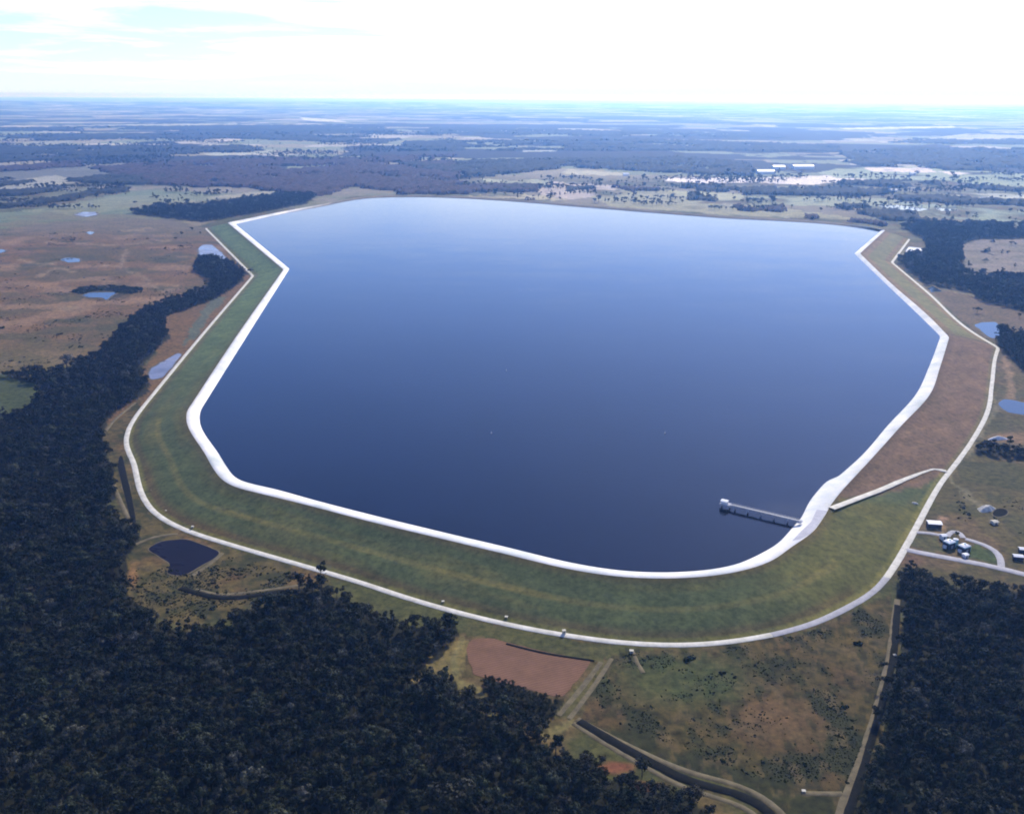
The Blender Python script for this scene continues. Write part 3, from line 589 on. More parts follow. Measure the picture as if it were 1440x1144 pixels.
# ------------------------------------------------------------------ trees
def crown_mesh(name, kind, seed, nleaf):
    rg = np.random.default_rng(seed)
    V = []; F = []
    if kind == 'round': lumps = [(rg.normal(0, 1.7), rg.normal(0, 1.7), rg.uniform(6.0, 10.2), rg.uniform(1.7, 2.6)) for _ in range(9)]
    elif kind == 'tall': lumps = [(rg.normal(0, 1.0), rg.normal(0, 1.0), 5+k*1.15, 2.4-0.17*k) for k in range(9)]
    elif kind == 'wide': lumps = [(rg.normal(0, 2.6), rg.normal(0, 2.6), rg.uniform(5.5, 8.2), rg.uniform(1.6, 2.4)) for _ in range(11)]
    else: lumps = [(rg.normal(0, 1.3), rg.normal(0, 1.3), rg.uniform(8, 13), rg.uniform(1.1, 1.8)) for _ in range(7)]
    per = nleaf//len(lumps)
    for (cx, cy, cz, r) in lumps:
        for _ in range(per):
            d = rg.normal(0, 1, 3); d /= np.linalg.norm(d)
            if d[2] < -0.5: d[2] *= -0.6
            rad = r*rg.uniform(0.55, 1.08); c = np.array([cx, cy, cz])+d*rad*np.array([1, 1, 0.8])
            nrm = d+rg.normal(0, 0.32, 3); nrm /= np.linalg.norm(nrm)
            a = np.cross(nrm, rg.normal(0, 1, 3)); a /= np.linalg.norm(a); b = np.cross(nrm, a)
            s = rg.uniform(0.30, 0.62); i = len(V)
            k = rg.integers(4, 6); 
            for q in range(k):
                t = 2*math.pi*q/k+rg.uniform(-0.25, 0.25); V.append(c+(a*math.cos(t)+b*math.sin(t)*0.75)*s*rg.uniform(0.75, 1.15)+nrm*rg.uniform(-.15, .15))
            F.append(tuple(range(i, i+k)))
    return pymesh(name, V, F)
def trunk_mesh(name, kind, seed):
    rg = random.Random(seed); m = MB(); h = {'round': 7.5, 'tall': 11, 'wide': 6.5, 'open': 11}[kind]
    m.tube((0, 0, -0.3), (0.15, 0.1, h*0.55), 0.34, 0.24, 7); m.tube((0.15, 0.1, h*0.55), (0.0, 0.2, h), 0.24, 0.10, 6)
    for k in range(5):
        a = rg.uniform(0, 6.28); z = h*rg.uniform(0.45, 0.85); l = rg.uniform(1.6, 3.0)
        m.tube((0.1, 0.1, z), (l*math.cos(a), l*math.sin(a), z+l*0.7), 0.13, 0.05, 5)
    return m.mesh(name)
def bush_mesh(name, seed):
    rg = np.random.default_rng(seed); V = []; F = []
    for _ in range(6):
        cx, cy = rg.normal(0, 0.8, 2); r = rg.uniform(0.6, 1.1)
        for _ in range(22):
            d = rg.normal(0, 1, 3); d /= np.linalg.norm(d); d[2] = abs(d[2]); c = np.array([cx, cy, 0.1])+d*r*np.array([1, 1, 0.8])
            n_ = d+rg.normal(0, 0.4, 3); n_ /= np.linalg.norm(n_); a = np.cross(n_, rg.normal(0, 1, 3)); a /= np.linalg.norm(a); b = np.cross(n_, a); i = len(V); z = rg.uniform(0.25, 0.5)
            for q in range(5):
                t = 2*math.pi*q/5; V.append(c+(a*math.cos(t)+b*math.sin(t))*z*rg.uniform(0.7, 1.2))
            F.append(tuple(range(i, i+5)))
    return pymesh(name, V, F)
KINDS = ['round', 'round', 'tall', 'wide', 'open', 'wide']
CM = [crown_mesh('crown', k, 100+i, 620) for i, k in enumerate(KINDS)]
TM = [trunk_mesh('trunk', k, 200+i) for i, k in enumerate(KINDS)]
for m in CM: m.materials.append(M['leaf'])
for m in TM: m.materials.append(M['bark'])
CROWNS = {}; TRUNKS = {}
def tree(x, y, s, rot, k, label, group=None, name='tree', sz=None):
    e = empty(name, (x, y, 0), rot); e.scale = (s, s, sz or s); tag(e, label, 'tree', group)
    t = link('trunk', TM[k], None, e); c = link('crown', CM[k], None, e)
    if k not in CROWNS: CROWNS[k] = c; TRUNKS[k] = t
    return e
def scatter(poly, spacing, z=0.0, holes=(), jitter=0.45, warp=5.0, seed=0):
    W = GP(poly, z)[:, :2]; x0, y0 = W.min(0); x1, y1 = W.max(0)
    gx, gy = np.meshgrid(np.arange(x0, x1, spacing), np.arange(y0, y1, spacing))
    rg = np.random.default_rng(seed+5)
    gx = gx.ravel()+rg.uniform(-jitter, jitter, gx.size)*spacing; gy = gy.ravel()+rg.uniform(-jitter, jitter, gy.size)*spacing
    qx = gx+(fbm(gx/18, gy/18, seed, 3)-0.5)*2*warp; qy = gy+(fbm(gx/18+40, gy/18, seed, 3)-0.5)*2*warp
    m = inpoly(qx, qy, W)
    for h in holes: m &= ~inpoly(qx, qy, GP(h, z)[:, :2])
    return np.stack([gx[m], gy[m]], 1)
def infront(P, mx=420, my=260):
    a, b = PIX(P[:, 0], P[:, 1]); return (a > -mx) & (a < 1440+mx) & (b < 1144+my) & (P[:, 1] > 100)
def wood_object(name, P, scale, label, cat, seed=0, spread=0.29, kind='tree'):
    """a wood that reads as one mass: trees instanced on points"""
    rg = np.random.default_rng(seed)
    me = bpy.data.meshes.new(name); me.vertices.add(len(P)); V = np.zeros((len(P), 3), np.float32); V[:, :2] = P
    me.vertices.foreach_set('co', V.ravel())
    a = me.attributes.new('size', 'FLOAT', 'POINT'); a.data.foreach_set('value', (scale*rg.lognormal(0, spread, len(P))).astype(np.float32))
    a = me.attributes.new('turn', 'FLOAT', 'POINT'); a.data.foreach_set('value', rg.uniform(0, 6.28, len(P)).astype(np.float32))
    a = me.attributes.new('which', 'INT', 'POINT'); a.data.foreach_set('value', (rg.choice(len(KINDS), len(P), p=[.24, .24, .14, .2, .06, .12]) if kind == 'tree' else rg.integers(0, len(BUSHES), len(P))).astype(np.int32))
    o = link(name, me); tag(o, label, cat, kind='stuff')
    md = o.modifiers.new('trees', 'NODES'); md.node_group = tree_group(kind); return o
_tgs = {}
_tg = None
def tree_group(kind='tree'):
    global _tg
    if kind in _tgs: return _tgs[kind]
    g = bpy.data.node_groups.new('trees_on_points', 'GeometryNodeTree'); _tg = g; _tgs[kind] = g
    g.interface.new_socket('Geometry', in_out='INPUT', socket_type='NodeSocketGeometry'); g.interface.new_socket('Geometry', in_out='OUTPUT', socket_type='NodeSocketGeometry')
    N = g.nodes; L = g.links; gi = N.new('NodeGroupInput'); go = N.new('NodeGroupOutput')
    def attr(n, t):
        a = N.new('GeometryNodeInputNamedAttribute'); a.data_type = t; a.inputs['Name'].default_value = n
        return [s for s in a.outputs if s.enabled and s.name == 'Attribute'][0]
    sz, tn, wh = attr('size', 'FLOAT'), attr('turn', 'FLOAT'), attr('which', 'INT')
    cx = N.new('ShaderNodeCombineXYZ'); L.new(tn, cx.inputs[2]); er = N.new('FunctionNodeEulerToRotation'); L.new(cx.outputs[0], er.inputs[0])
    out = N.new('GeometryNodeJoinGeometry')
    for D in ((CROWNS, TRUNKS) if kind == 'tree' else (BUSHES,)):
        j = N.new('GeometryNodeGeometryToInstance') if False else N.new('GeometryNodeJoinGeometry')
        for k in reversed(range(len(D))):
            oi = N.new('GeometryNodeObjectInfo'); oi.inputs['Object'].default_value = D[k]; oi.inputs['As Instance'].default_value = True; oi.transform_space = 'ORIGINAL'
            L.new(oi.outputs['Geometry'], j.inputs[0])
        ip = N.new('GeometryNodeInstanceOnPoints'); L.new(gi.outputs[0], ip.inputs['Points']); L.new(j.outputs[0], ip.inputs['Instance'])
        ip.inputs['Pick Instance'].default_value = True; L.new(wh, ip.inputs['Instance Index']); L.new(er.outputs[0], ip.inputs['Rotation']); L.new(sz, ip.inputs['Scale'])
        L.new(ip.outputs[0], out.inputs[0])
    L.new(out.outputs[0], go.inputs[0]); return g

PL = scatter(W_LEFT, 6.6, holes=[CLEAR], seed=1); PL = PL[infront(PL)]
PR = scatter(W_RIGHT, 6.6, seed=2); PR = PR[infront(PR)]
PL = PL[polydist(PL[:, 0], PL[:, 1], [tuple(p[:2]) for p in TOE[:int(np.searchsorted(PAR, 20)):3]]) > 19]
def pick(P, n):
    a, b = PIX(P[:, 0], P[:, 1], 6.0); vis = (a > 2) & (a < 1438) & (b < 1142)
    d = np.hypot(P[:, 0], P[:, 1]) + np.where(vis, 0, 1e6); o = np.argsort(d); m = np.zeros(len(P), bool); m[o[:n]] = True; return m
mL, mR = pick(PL, 190), pick(PR, 70)
rg = np.random.default_rng(77)
for P, m, lab, grp in ((PL, mL, 'dark leafy tree in the dense wood along the bottom left edge', 'nearest trees of the lower left wood'), (PR, mR, 'dark leafy tree in the dense wood at the bottom right corner', 'nearest trees of the lower right wood')):
    for (x, y) in P[m]:
        tree(x, y, 0.84*rg.lognormal(0, 0.29), rg.uniform(0, 6.28), int(rg.choice(len(KINDS), p=[.24, .24, .14, .2, .06, .12])), lab, grp)
# single trees that stand out
for px, py, s, k, lab in ((607,893,1.15,0,'round dark tree at the wood edge, left of a pair above the brown field'), (631,893,1.2,1,'round dark tree at the wood edge nearest the top left corner of the brown field'),
    (618,905,0.9,5,'low dark tree just below the pair beside the brown field'), (755,1030,1.25,3,'dark spreading tree where the grass causeway meets the lower wood'), (660,988,1.1,1,'dark round tree standing in the fork of the two pale tracks'), (903,1092,1.25,0,'dark round tree on the red earth beside the drain ditch'),
    (1374,440,1.3,3,'lone dark tree on bare ground right of the far road bend'), (1433,447,0.9,0,'small dark tree on bare ground at the right edge above the blue pond'), (1246,968,1.1,3,'dark tree leaning over the track at the bend beside the right wood'), (1232,1012,1.0,0,'dark tree standing across the track right of the scrub field'),
    (233,352,0.8,0,'small dark tree in the brown pasture left of the white pond'), (255,350,1.2,3,'broad dark tree in the brown pasture beside a smaller one'), (256,332,1.2,0,'dark tree at the pasture corner near the dam bend'), (270,326,1.25,1,'tallest of the dark trees close to the far dam corner'), (247,338,1.0,5,'low dark tree left of the trees at the far dam corner'), (282,330,0.8,0,'small tree nearest the far left dam corner'), (352,384,1.1,3,'dark tree touching the toe road at the left dam bend'), (180,765,1.2,0,'dark round tree at the wood edge left of the dark pond'), (192,757,1.2,1,'dark round tree where the left ditch ends'), (1345,755,0.55,0,'small dark green tree inside the yard loop')):
    p = G(px, py); tree(p[0], p[1], s, random.uniform(0, 6), k, lab)
wood_object('wood', PL[~mL], 0.84, 'dense dark wood filling the lower left of the picture', 'wood', 1)
wood_object('wood', PR[~mR], 0.84, 'dense dark wood filling the bottom right corner', 'wood', 2)
for i, (poly, sp, sc, lab) in enumerate(((W_RMID, 11, 1.3, 'dark wood behind the far right bend of the dam'), (W_REDGE, 9, 1.1, 'dark clump of trees at the right edge below the blue pond'), (W_HEDGE, 5.5, 0.8, 'long straight dark hedge of trees at the right edge'), (W_COPSE, 3.6, 0.36, 'low dark green thicket below the brown tilled field'), (W_UPL, 11, 1.15, 'dark tapering wood beyond the far left corner of the dam'))):
    P = scatter(poly, sp, seed=20+i, warp=4); P = P[infront(P)]; wood_object('wood', P, sc, lab, 'wood', 20+i)

BUSHES = {}
for k, (px, py, sc, lab) in enumerate(((968,925,2.2,'green bush on the scrub field just below the toe road, right of the outlet box'), (1205,905,2.0,'dark bush on the scrub field near the track and the right wood'), (300,855,1.8,'dark bush on the rough ground below the left ditch bend'))):
    p = G(px, py); b = link('bush', bush_mesh('bush', 400+k), M['shrub']); b.location = p; b.scale = (sc, sc, sc); tag(b, lab, 'bush'); BUSHES[k] = b
# scrub: low bushes nobody could count
def scrub(name, poly, spacing, thr, sc, label, seed, nz=22.0):
    P = scatter(poly, spacing, seed=seed); n = fbm(P[:, 0]/nz, P[:, 1]/nz, 43, 5); P = P[n+RNG.normal(0, 0.085, len(n)) > thr]; return wood_object(name, P, sc, label, 'scrub', seed, 0.45, 'bush')
scrub('scrub', [(890,915),(1000,914),(1130,890),(1258,840),(1252,935),(1234,985),(1222,1040),(1190,1115),(1120,1105),(1040,1085),(945,1050),(830,1005),(845,935)], 1.8, 0.565, 0.24, 'low green and brown scrub over the field below the toe road', 61)
scrub('scrub', [(178,795),(232,790),(262,810),(330,780),(425,812),(345,845),(330,862),(255,878),(205,858),(178,835)], 2.4, 0.50, 0.38, 'low scrub on the rough ground below the dark pond', 62)
scrub('scrub', [(1340,690),(1440,700),(1440,760),(1400,755),(1350,735)], 4, 0.62, 0.5, 'sparse low scrub on the grass right of the pump yard', 63)
scrub('scrub', [(0,330),(240,322),(330,385),(230,420),(160,470),(60,515),(0,520)], 6, 0.72, 0.6, 'scattered low bushes over the brown pasture', 64, 60)

scrub('scrub', [(98,410),(112,404),(135,401),(165,401),(197,405),(200,411),(178,414),(158,409),(130,409),(112,413)], 4.0, 0.36, 1.1, 'dark ring of bushes round the biggest pond in the brown pasture', 65, 60)
# scattered trees and hedgerows over the fields beyond the water
def strewn(poly, spacing, thr, sc, label, seed, nz=160.0):
    P = scatter(poly, spacing, seed=seed, warp=20); n = fbm(P[:, 0]/nz, P[:, 1]/(nz*0.5), seed, 5); P = P[n+RNG.normal(0, 0.06, len(n)) > thr]
    return wood_object('field_tree', P, sc, label, 'trees', seed, 0.3)
strewn([(0,262),(200,262),(330,272),(190,292),(0,300)], 16, 0.66, 1.1, 'scattered trees over the pale meadow on the far left', 71)
strewn([(640,250),(900,246),(1440,244),(1440,312),(1250,300),(1000,296),(820,284),(660,276)], 20, 0.655, 1.3, 'scattered trees and hedgerows over the fields beyond the water', 72)
strewn([(0,190),(640,185),(640,230),(0,240)], 34, 0.62, 1.4, 'scattered trees over the hazy far plain on the left', 73, 500)
strewn([(1351,344),(1374,337),(1440,336),(1440,388),(1386,390),(1358,382)], 12, 0.80, 1.0, 'few scattered trees over the grey field on the right', 74, 60)
# far woods as rough canopies
def canopy(poly, h, bare, seed):
    W = GP(poly)[:, :2]; x0, y0 = W.min(0)-20; x1, y1 = W.max(0)+20
    dist = np.hypot(*W.mean(0)); c = max(8.0, dist/420); cy = c*1.6
    if dist > 9000: cy = c*3
    gx, gy = np.meshgrid(np.arange(x0, x1, c), np.arange(y0, y1, cy)); rg = np.random.default_rng(seed)
    gx = gx+rg.uniform(-.35, .35, gx.shape)*c; gy = gy+rg.uniform(-.35, .35, gx.shape)*cy
    wa = dist*0.012
    qx = gx+(fbm(gx/wa/2, gy/wa/2, seed, 4)-0.5)*2*wa; qy = gy+(fbm(gx/wa/2+33, gy/wa/2, seed, 4)-0.5)*4*wa
    m = inpoly(qx, qy, W)
    gaps = fbm(gx/(wa*3), gy/(wa*3), seed+3, 4); m &= gaps < 0.66
    inner = m.copy(); inner[1:-1, 1:-1] = m[1:-1, 1:-1] & m[:-2, 1:-1] & m[2:, 1:-1] & m[1:-1, :-2] & m[1:-1, 2:]
    z = np.where(inner, h*(0.35+0.95*rg.random(gx.shape)+0.25*(fbm(gx/120, gy/120, seed, 3)-0.5)), 0.2)
    a = np.arange(gx.size).reshape(gx.shape)
    fm = m[:-1, :-1] & m[1:, :-1] & m[1:, 1:] & m[:-1, 1:]
    F = np.stack([a[:-1, :-1][fm], a[:-1, 1:][fm], a[1:, 1:][fm], a[1:, :-1][fm]], 1)
    if len(F) == 0: return
    used = np.unique(F); remap = np.zeros(gx.size, int); remap[used] = np.arange(len(used))
    V = np.stack([gx.ravel(), gy.ravel(), z.ravel()], 1)[used]
    o = link('distant_wood', npmesh('distant_wood', V, remap[F]), M['canopy_brown' if bare else 'canopy'])
    return o
FWL = ['thin dark tree line across the far left pasture','broad purple brown wood left of the far shore','deep blue wood band on the far left','dark green wood strip in the upper left','wood strip at the left edge above the pale meadow','short tree line at the left edge above the pasture','brownish wood strip at the far left edge',
 'bare brown wood touching the far shore','large blue wood beyond the middle of the far shore','oval dark copse beyond the far shore','small dark copse left of the bare earth','tiny thicket at the middle of the far shore line','brownish copse in the pale fields beyond the water','long dark wood band right of the far shore','dark wood strip below the white sheds','dark wood band at the right edge beyond the far fields','wide deep blue wood on the right horizon','small dark copse in the yellow field beyond the water','brownish copse near the far shore on the right','bare thicket lining the far shore near the right dam corner','wood strip leading to the far right dam corner','thin tree row at the right edge of the far fields','dark tree row crossing the grey field on the right','pale blue wood band near the horizon middle','hazy wood band near the left horizon','hazy wood strip highest on the left horizon','hazy wood strip below the middle horizon','hazy wood strip below the right horizon']
for i, (poly, h, bare) in enumerate(FARW):
    o = canopy(poly, h, bare, 300+i)
    if o: tag(o, FWL[i], 'wood', kind='stuff')

# ------------------------------------------------------------------ jetty with its gate house
def jetty():
    zd = ZC+0.1
    a = G(1127, 733, zd); b = G(1027, 709.5, zd); d = b-a; L = np.linalg.norm(d); rz = math.atan2(d[1], d[0])
    e = empty('jetty', (a[0], a[1], 0), rz); tag(e, 'long grey jetty reaching from the white crest into the dark water', 'jetty')
    MB().box((L/2, 0, zd), (L, 3.4, 0.6)).build('deck', M['deck'], e)
    for s in (-1, 1):
        m = MB()
        for k in range(int(L/3)+1): m.box((k*3.0+0.5, s*1.6, zd+0.85), (0.1, 0.1, 1.1))
        m.box((L/2, s*1.6, zd+1.45), (L-1, 0.14, 0.14)); m.box((L/2, s*1.6, zd+0.9), (L-1, 0.1, 0.1)); m.build('railing', M['steel'], e)
    MB().box((L/2, 1.2, zd+0.55), (L-4, 0.5, 0.5)).build('pipe_duct', M['steel'], e)
    n = int(L/13)
    for k in range(1, n+1):
        m = MB()
        for s in (-1.5, 1.5): m.tube((k*13.0, s, 6), (k*13.0, s, zd-0.75), 0.45, 0.45, 10)
        m.box((k*13.0, 0, zd-0.6), (1.0, 4.4, 0.6)); m.build('pier', M['deck'], e)
    MB().box((1.5, 0, zd-0.6), (4, 6, 1.0)).build('abutment', M['deck'], e)
    e2 = empty('gate_house', (b[0], b[1], 0), rz); tag(e2, 'white roofed gate house standing in the water at the outer end of the jetty', 'building')
    m = MB(); m.box((5, 0, zd), (10, 7, 0.7)); m.build('platform', M['deck'], e2)
    m = MB(); [m.tube((x, y, 4), (x, y, zd-0.35), 0.7, 0.7, 10) for x in (1, 9) for y in (-2.6, 2.6)]; m.build('pier', M['deck'], e2)
    MB().box((6, 0, zd+1.65), (6.0, 5, 2.6)).build('wall', M['white'], e2)
    MB().gable((6, 0, zd+2.95), 6.0, 5, 1, 0.5, 0.7).build('roof', M['white'], e2)
    MB().box((2.94, 0, zd+1.42), (0.12, 1.1, 2.1)).build('door', M['glass'], e2)
    for y in (-1.8, 1.8): MB().box((6+y, -2.55, zd+1.9), (1.2, 0.12, 1.1)).build('window', M['glass'], e2)
jetty()

# ------------------------------------------------------------------ pump yard buildings
def shed(px, py, L, W, h, rz, label, wallm, roofm, rise=1.4, name='shed', doors=1, z=0.0, wins=0, group=None):
    p = G(px, py, z); e = empty(name, p, rz); tag(e, label, 'building', group)
    MB().box((0, 0, h/2), (L, W, h)).build('wall', wallm, e)
    r = MB(); r.gable((0, 0, h), L, W, 1, 0.5, rise)
    r.build('roof', roofm, e)
    g = MB(); b = 0
    for X in (-L/2, L/2):
        i = len(g.v); g.v += [(X, -W/2, h), (X, W/2, h), (X, 0, h+rise-0.02)]; g.f.append((i, i+1, i+2))
    g.build('gable_end', wallm, e)
    for k in range(doors):
        MB().box(((k-(doors-1)/2)*L/doors, -W/2-0.06, min(1.6, h*0.4)), (min(3.2, L*0.25), 0.12, min(3.2, h*0.8))).build('door', M['glass'], e)
    for k in range(wins):
        MB().box(((k+0.5)/wins*L-L/2, W/2+0.05, h*0.6), (1.4, 0.1, 1.0)).build('window', M['glass'], e)
    return e
shed(1313, 740, 12.5, 8, 4.4, R(-8), 'white roofed open shed with a dark front beside the toe road', M['darkwall'], M['white'], 1.0, 'shed', 3)
for px, py, lab in ((1334,769,'left of the two tall pump buildings with pale roofs in the yard'), (1355,775,'right of the two tall pump buildings, its roof bright white and blue')):
    p = G(px, py); e = empty('pump_building', p, R(28)); tag(e, lab, 'building', 'pump buildings')
    MB().box((0, 0, 2.6), (8.6, 7.0, 5.2)).build('wall', M['darkwall'], e)
    MB().box((0, 0, 5.75), (9.0, 7.4, 1.1)).build('eaves', M['teal'], e)
    MB().box((0, 0, 6.8), (8.8, 7.2, 1.0), 0, 0.5).build('roof', M['white'], e)
    MB().box((0.4, 0, 7.7), (1.6, 1.6, 0.8)).build('roof_vent', M['teal'], e)
    MB().box((0, -3.56, 1.7), (3.0, 0.12, 3.4)).build('door', M['steel'], e)
    for k in (-2.9, 2.9): MB().box((k, -3.55, 3.6), (1.3, 0.1, 1.2)).build('window', M['glass'], e)
    MB().box((-4.95, 0.5, 1.4), (1.3, 3.2, 2.8)).build('side_unit', M['white'], e)
    MB().box((5.1, -0.8, 1.8), (1.6, 4.0, 3.6)).build('annex', M['teal'], e)
shed(1326, 757.5, 5, 4.5, 4.0, R(10), 'small white hut left of the pump buildings', M['white'], M['white'], 0.8, 'hut', 1)
shed(1357, 783, 4.2, 4.0, 3.0, R(20), 'small white hut by the access road below the pump buildings', M['white'], M['white'], 0.6, 'hut', 1)
shed(1431, 786, 8, 5, 3.6, R(-12), 'white roofed shed near the right edge, the lower of two', M['darkwall'], M['white'], 0.8, 'shed', 1)
shed(1439, 776, 8, 5, 3.6, R(-12), 'white roofed shed at the right edge, the upper of two', M['darkwall'], M['white'], 0.8, 'shed', 1)
shed(1398, 736, 5.5, 5, 2.6, R(15), 'small cream hut alone on the grass below the pale heap', M['cream'], M['cream'], 0.7, 'hut', 1)
# tank plant beside the pump buildings
def tank(px, py, r, h, lab):
    p = G(px, py); e = empty('storage_tank', p); tag(e, lab, 'tank')
    MB().tube((0, 0, 0), (0, 0, h), r, r, 20).build('shell', M['teal'], e); MB().tube((0, 0, h), (0, 0, h+r*0.35), r*1.02, r*0.15, 20).build('lid', M['white'], e)
    m = MB(); [m.tube((r+0.12, y, 0), (r+0.12, y, h), 0.06, 0.06, 5) for y in (-.3, .3)]; m.build('ladder', M['steel'], e)
tank(1343, 765, 2.4, 5.5, 'pale round tank standing between the two pump buildings')

def heap(px, py, rx, ry, h, rz, label, mat, name='sand_heap', seed=0):
    p = G(px, py); n = 26; V = []; F = []
    for i in range(n+1):
        for j in range(40):
            t = 2*math.pi*j/40; u = i/n; rr = 1+0.22*math.sin(2*t+seed)+0.13*math.sin(5*t+seed*2)
            x, y = rx*u*rr*math.cos(t), ry*u*rr*math.sin(t)
            z = h*(1-u*u)**1.2*(0.75+0.5*float(fbm(np.array([x/4+seed]), np.array([y/4]), 5, 3)[0]))
            V.append((x, y, z-0.05))
    for i in range(n):
        for j in range(40):
            k = (j+1) % 40; F.append((i*40+j, (i+1)*40+j, (i+1)*40+k, i*40+k))
    o = link(name, pymesh(name, V, F), mat); o.location = p; o.rotation_euler = (0, 0, rz); tag(o, label, 'heap'); return o
heap(1387, 716, 9, 7, 4.5, 0.3, 'large pale sand heap with a dark pool on its right', M['sand'], seed=1)
heap(1403, 617, 11, 5, 3.5, 0.2, 'white sand heap behind the dark hedge near the right edge', M['whitesand'], seed=2)
heap(1285, 711, 3.2, 2.6, 1.2, 0.3, 'small pale rubble heap on the grass slope left of the toe road', M['sand'], seed=3) .location.z = 3.2

# ------------------------------------------------------------------ drain boxes and markers along the toe road
for px, py, w, h, dz, lab in ((793,890,3.0,3.6,0.8,'tall cream drain box on the toe of the slope above the brown field'), (712,869,2.6,2.2,0.9,'cream drain box on the toe of the slope left of the tallest one'), (623,847,2.4,2.0,0.8,'faint cream drain box on the toe of the slope furthest from the brown field'), (888,917,3.4,2.4,0,'cream outlet box on the outer side of the toe road'),
     (658,848,1.6,1.4,1.6,'pale marker block on the green slope right of the faint drain box'), (271,742,2.6,2.4,1.0,'cream drain box on the slope above the dark pond'), (216,573,2.4,2.0,1.2,'pale drain box on the slope at the left dam bend'), (214,690,1.8,1.6,1.2,'pale marker block on the slope of the left dam corner'), (234,719,2.2,1.8,1.0,'pale drain box in the curve of the left dam corner'), (1268,817,2.6,2.0,0,'cream box beside the toe road at the corner of the right wood'), (1258,922,2.2,1.6,0,'pale box beside the track along the right wood'), (1130,1113,2.4,1.4,0,'pale outlet box where the short track ends in the scrub')):
    p = G(px, py, dz); w *= 0.8; h *= 0.75; e = empty('drain_box', p, random.uniform(-.3, .3)); tag(e, lab, 'drain box')
    MB().box((0, 0, h/2-0.3), (w, w*0.8, h+0.6)).build('chamber', M['cream'], e); MB().box((0, 0, h+0.12), (w+0.5, w*0.8+0.5, 0.24)).build('cover', M['cream'], e)
    MB().box((0, -w*0.4-0.05, h*0.5), (w*0.4, 0.1, h*0.4)).build('grate', M['glass'], e)
# buoys on the water
for px, py, lab in ((935,609,'white buoy on the water right of the middle, the brightest of the floating ones'), (712,521,'pale buoy alone on the middle of the water'), (691,609,'faint pale buoy on the dark water left of the brightest one')):
    p = G(px, py, ZW); e = empty('buoy', p); tag(e, lab, 'buoy')
    MB().tube((0, 0, -0.3), (0, 0, 0.6), 0.95, 0.85, 14).build('float', M['deck'], e); MB().tube((0, 0, 0.7), (0, 0, 2.4), 0.3, 0.12, 10).build('topmark', M['white'], e)

# far white sheds beyond the water
def farshed(px, py, L, W, h, lab):
    p = G(px, py); e = empty('warehouse', p, R(4)); tag(e, lab, 'building', 'far white sheds')
    MB().box((0, 0, h/2), (L, W, h)).build('wall', M['white'], e); MB().gable((0, 0, h), L, W, 1, 1, 6, 0.4).build('roof', M['white'], e)
farshed(1076, 244.5, 95, 45, 16, 'wide white shed leftmost of the far row beyond the water'); farshed(1094, 238, 70, 50, 16, 'white shed set furthest back in the far row'); farshed(1128, 237.5, 120, 60, 18, 'longest white shed in the far row beyond the water'); farshed(1030, 243, 34, 24, 9, 'small white shed apart to the left of the far row')
for px, py, lab in ((1283,246,'white farm building right of the far sheds below the blue wood'), (880,247,'small pale house beside the pale strip beyond the water'), (1256,270,'small white house at the end of the long dark wood band'), (1385,282,'small pale house in the fields at the far right')):
    farshed(px, py, 30, 22, 8, lab)

# ------------------------------------------------------------------ haze, sky, sun, camera
def haze():
    m = bpy.data.materials.new('haze_air'); m.use_nodes = True; nt = m.node_tree
    for n in list(nt.nodes): nt.nodes.remove(n)
    out = nt.nodes.new('ShaderNodeOutputMaterial'); v = nt.nodes.new('ShaderNodeVolumePrincipled')
    v.inputs['Color'].default_value = (0.19, 0.43, 1.0, 1); v.inputs['Density'].default_value = 5.8e-5; v.inputs['Anisotropy'].default_value = 0.55
    v.inputs['Absorption Color'].default_value = (0.93, 0.97, 1, 1)
    nt.links.new(v.outputs[0], out.inputs['Volume'])
    mb = MB(); mb.box((0, 0, 212), (236000, 236000, 424+4)); o = mb.build('haze', m); tag(o, kind='stuff')
haze()
SUN_AZ, SUN_EL = R(22), R(34)        # clockwise from straight ahead
sd = Vector((math.sin(SUN_AZ)*math.cos(SUN_EL), math.cos(SUN_AZ)*math.cos(SUN_EL), math.sin(SUN_EL)))
w = bpy.data.worlds.new('World'); SC.world = w; w.use_nodes = True; nt = w.node_tree
bg = nt.nodes['Background']; sky = nt.nodes.new('ShaderNodeTexSky'); sky.sky_type = 'NISHITA'; sky.sun_disc = False
sky.sun_elevation = SUN_EL; sky.sun_rotation = SUN_AZ; sky.altitude = 400; sky.air_density = 1.0; sky.dust_density = 0.4; sky.ozone_density = 4.0
# thin broken cloud over the Nishita sky
tc = nt.nodes.new('ShaderNodeTexCoord'); sx = nt.nodes.new('ShaderNodeSeparateXYZ'); nt.links.new(tc.outputs['Generated'], sx.inputs[0])
def mth(op, a, b=None):
    n = nt.nodes.new('ShaderNodeMath'); n.operation = op
    for s, v in zip(n.inputs, (a, b)):
        if v is None: continue
        if hasattr(v, 'is_output'): nt.links.new(v, s)
        else: s.default_value = v
    return n.outputs[0]
den = mth('ADD', mth('MAXIMUM', sx.outputs[2], 0.0), 0.06)
cb = nt.nodes.new('ShaderNodeCombineXYZ'); nt.links.new(mth('DIVIDE', sx.outputs[0], den), cb.inputs[0]); nt.links.new(mth('DIVIDE', sx.outputs[1], den), cb.inputs[1])
ns = nt.nodes.new('ShaderNodeTexNoise'); ns.inputs['Scale'].default_value = 0.55; ns.inputs['Detail'].default_value = 7; ns.inputs['Roughness'].default_value = 0.6; ns.inputs['Distortion'].default_value = 0.4
nt.links.new(cb.outputs[0], ns.inputs['Vector'])
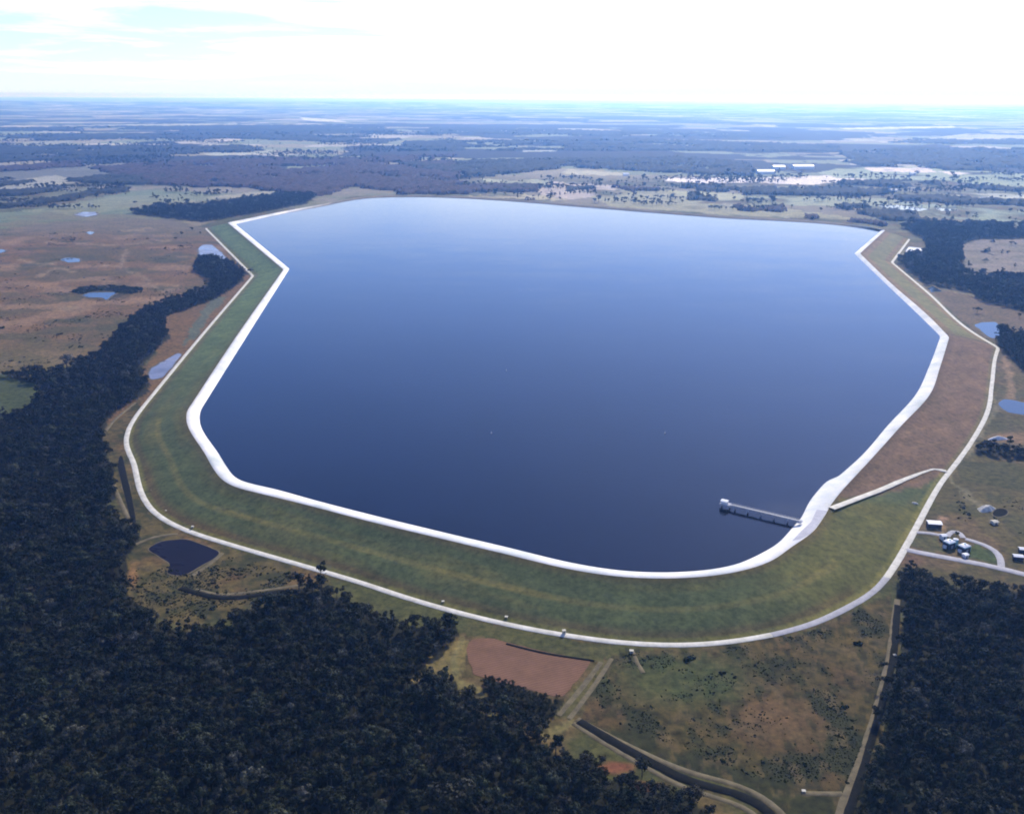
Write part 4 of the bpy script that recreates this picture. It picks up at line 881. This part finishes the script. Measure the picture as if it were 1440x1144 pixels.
cr = ramp(nt, mth('ADD', ns.outputs['Fac'], mth('MULTIPLY', sx.outputs[0], 0.34)), ((0.34, (0.20, 0.20, 0.20)), (0.63, (1, 1, 1))))
low = nt.nodes.new('ShaderNodeMapRange'); low.interpolation_type = 'SMOOTHSTEP'; low.inputs[1].default_value = 0.07; low.inputs[2].default_value = 0.17; low.inputs[3].default_value = 0.95; low.inputs[4].default_value = 0.06
nt.links.new(sx.outputs[2], low.inputs[0])
cloud = mix(nt, 'MIX', mth('MULTIPLY', cr.outputs[0], low.outputs[0]), mix(nt, 'MULTIPLY', 1.0, sky.outputs[0], (0.93, 1.06, 1.72)), (16.5, 17.4, 17.8))
hz = nt.nodes.new('ShaderNodeMapRange'); hz.interpolation_type = 'SMOOTHSTEP'; hz.inputs[1].default_value = 0.0; hz.inputs[2].default_value = 0.045; hz.inputs[3].default_value = 1.0; hz.inputs[4].default_value = 0.0
nt.links.new(sx.outputs[2], hz.inputs[0])
cloud = mix(nt, 'MIX', hz.outputs[0], cloud, (8.6, 9.5, 10.2))
nt.links.new(cloud, bg.inputs['Color']); bg.inputs['Strength'].default_value = 0.098

l = bpy.data.lights.new('sun', 'SUN'); l.energy = 5.0; l.angle = R(0.53); l.color = (1.0, 0.94, 0.85)
so = bpy.data.objects.new('sun', l); COL.objects.link(so); so.rotation_euler = (-sd).to_track_quat('-Z', 'Y').to_euler(); so.location = (0, 0, 3000)

cam = bpy.data.cameras.new('camera'); co = bpy.data.objects.new('camera', cam); COL.objects.link(co)
cam.sensor_fit = 'HORIZONTAL'; cam.sensor_width = 36; cam.lens = 36*FOC/1440; cam.clip_start = 1; cam.clip_end = 300000
mt = Matrix(((_R[0], _U[0], -_F[0], 0), (_R[1], _U[1], -_F[1], 0), (_R[2], _U[2], -_F[2], H), (0, 0, 0, 1)))
co.matrix_world = mt; SC.camera = co
SC.view_settings.view_transform = 'Standard'; SC.view_settings.look = 'None'; SC.view_settings.exposure = 0.15; SC.view_settings.gamma = 1
SC.cycles.use_denoising = True; SC.cycles.max_bounces = 6; SC.cycles.volume_bounces = 1
SC.cycles.filter_width = 1.9
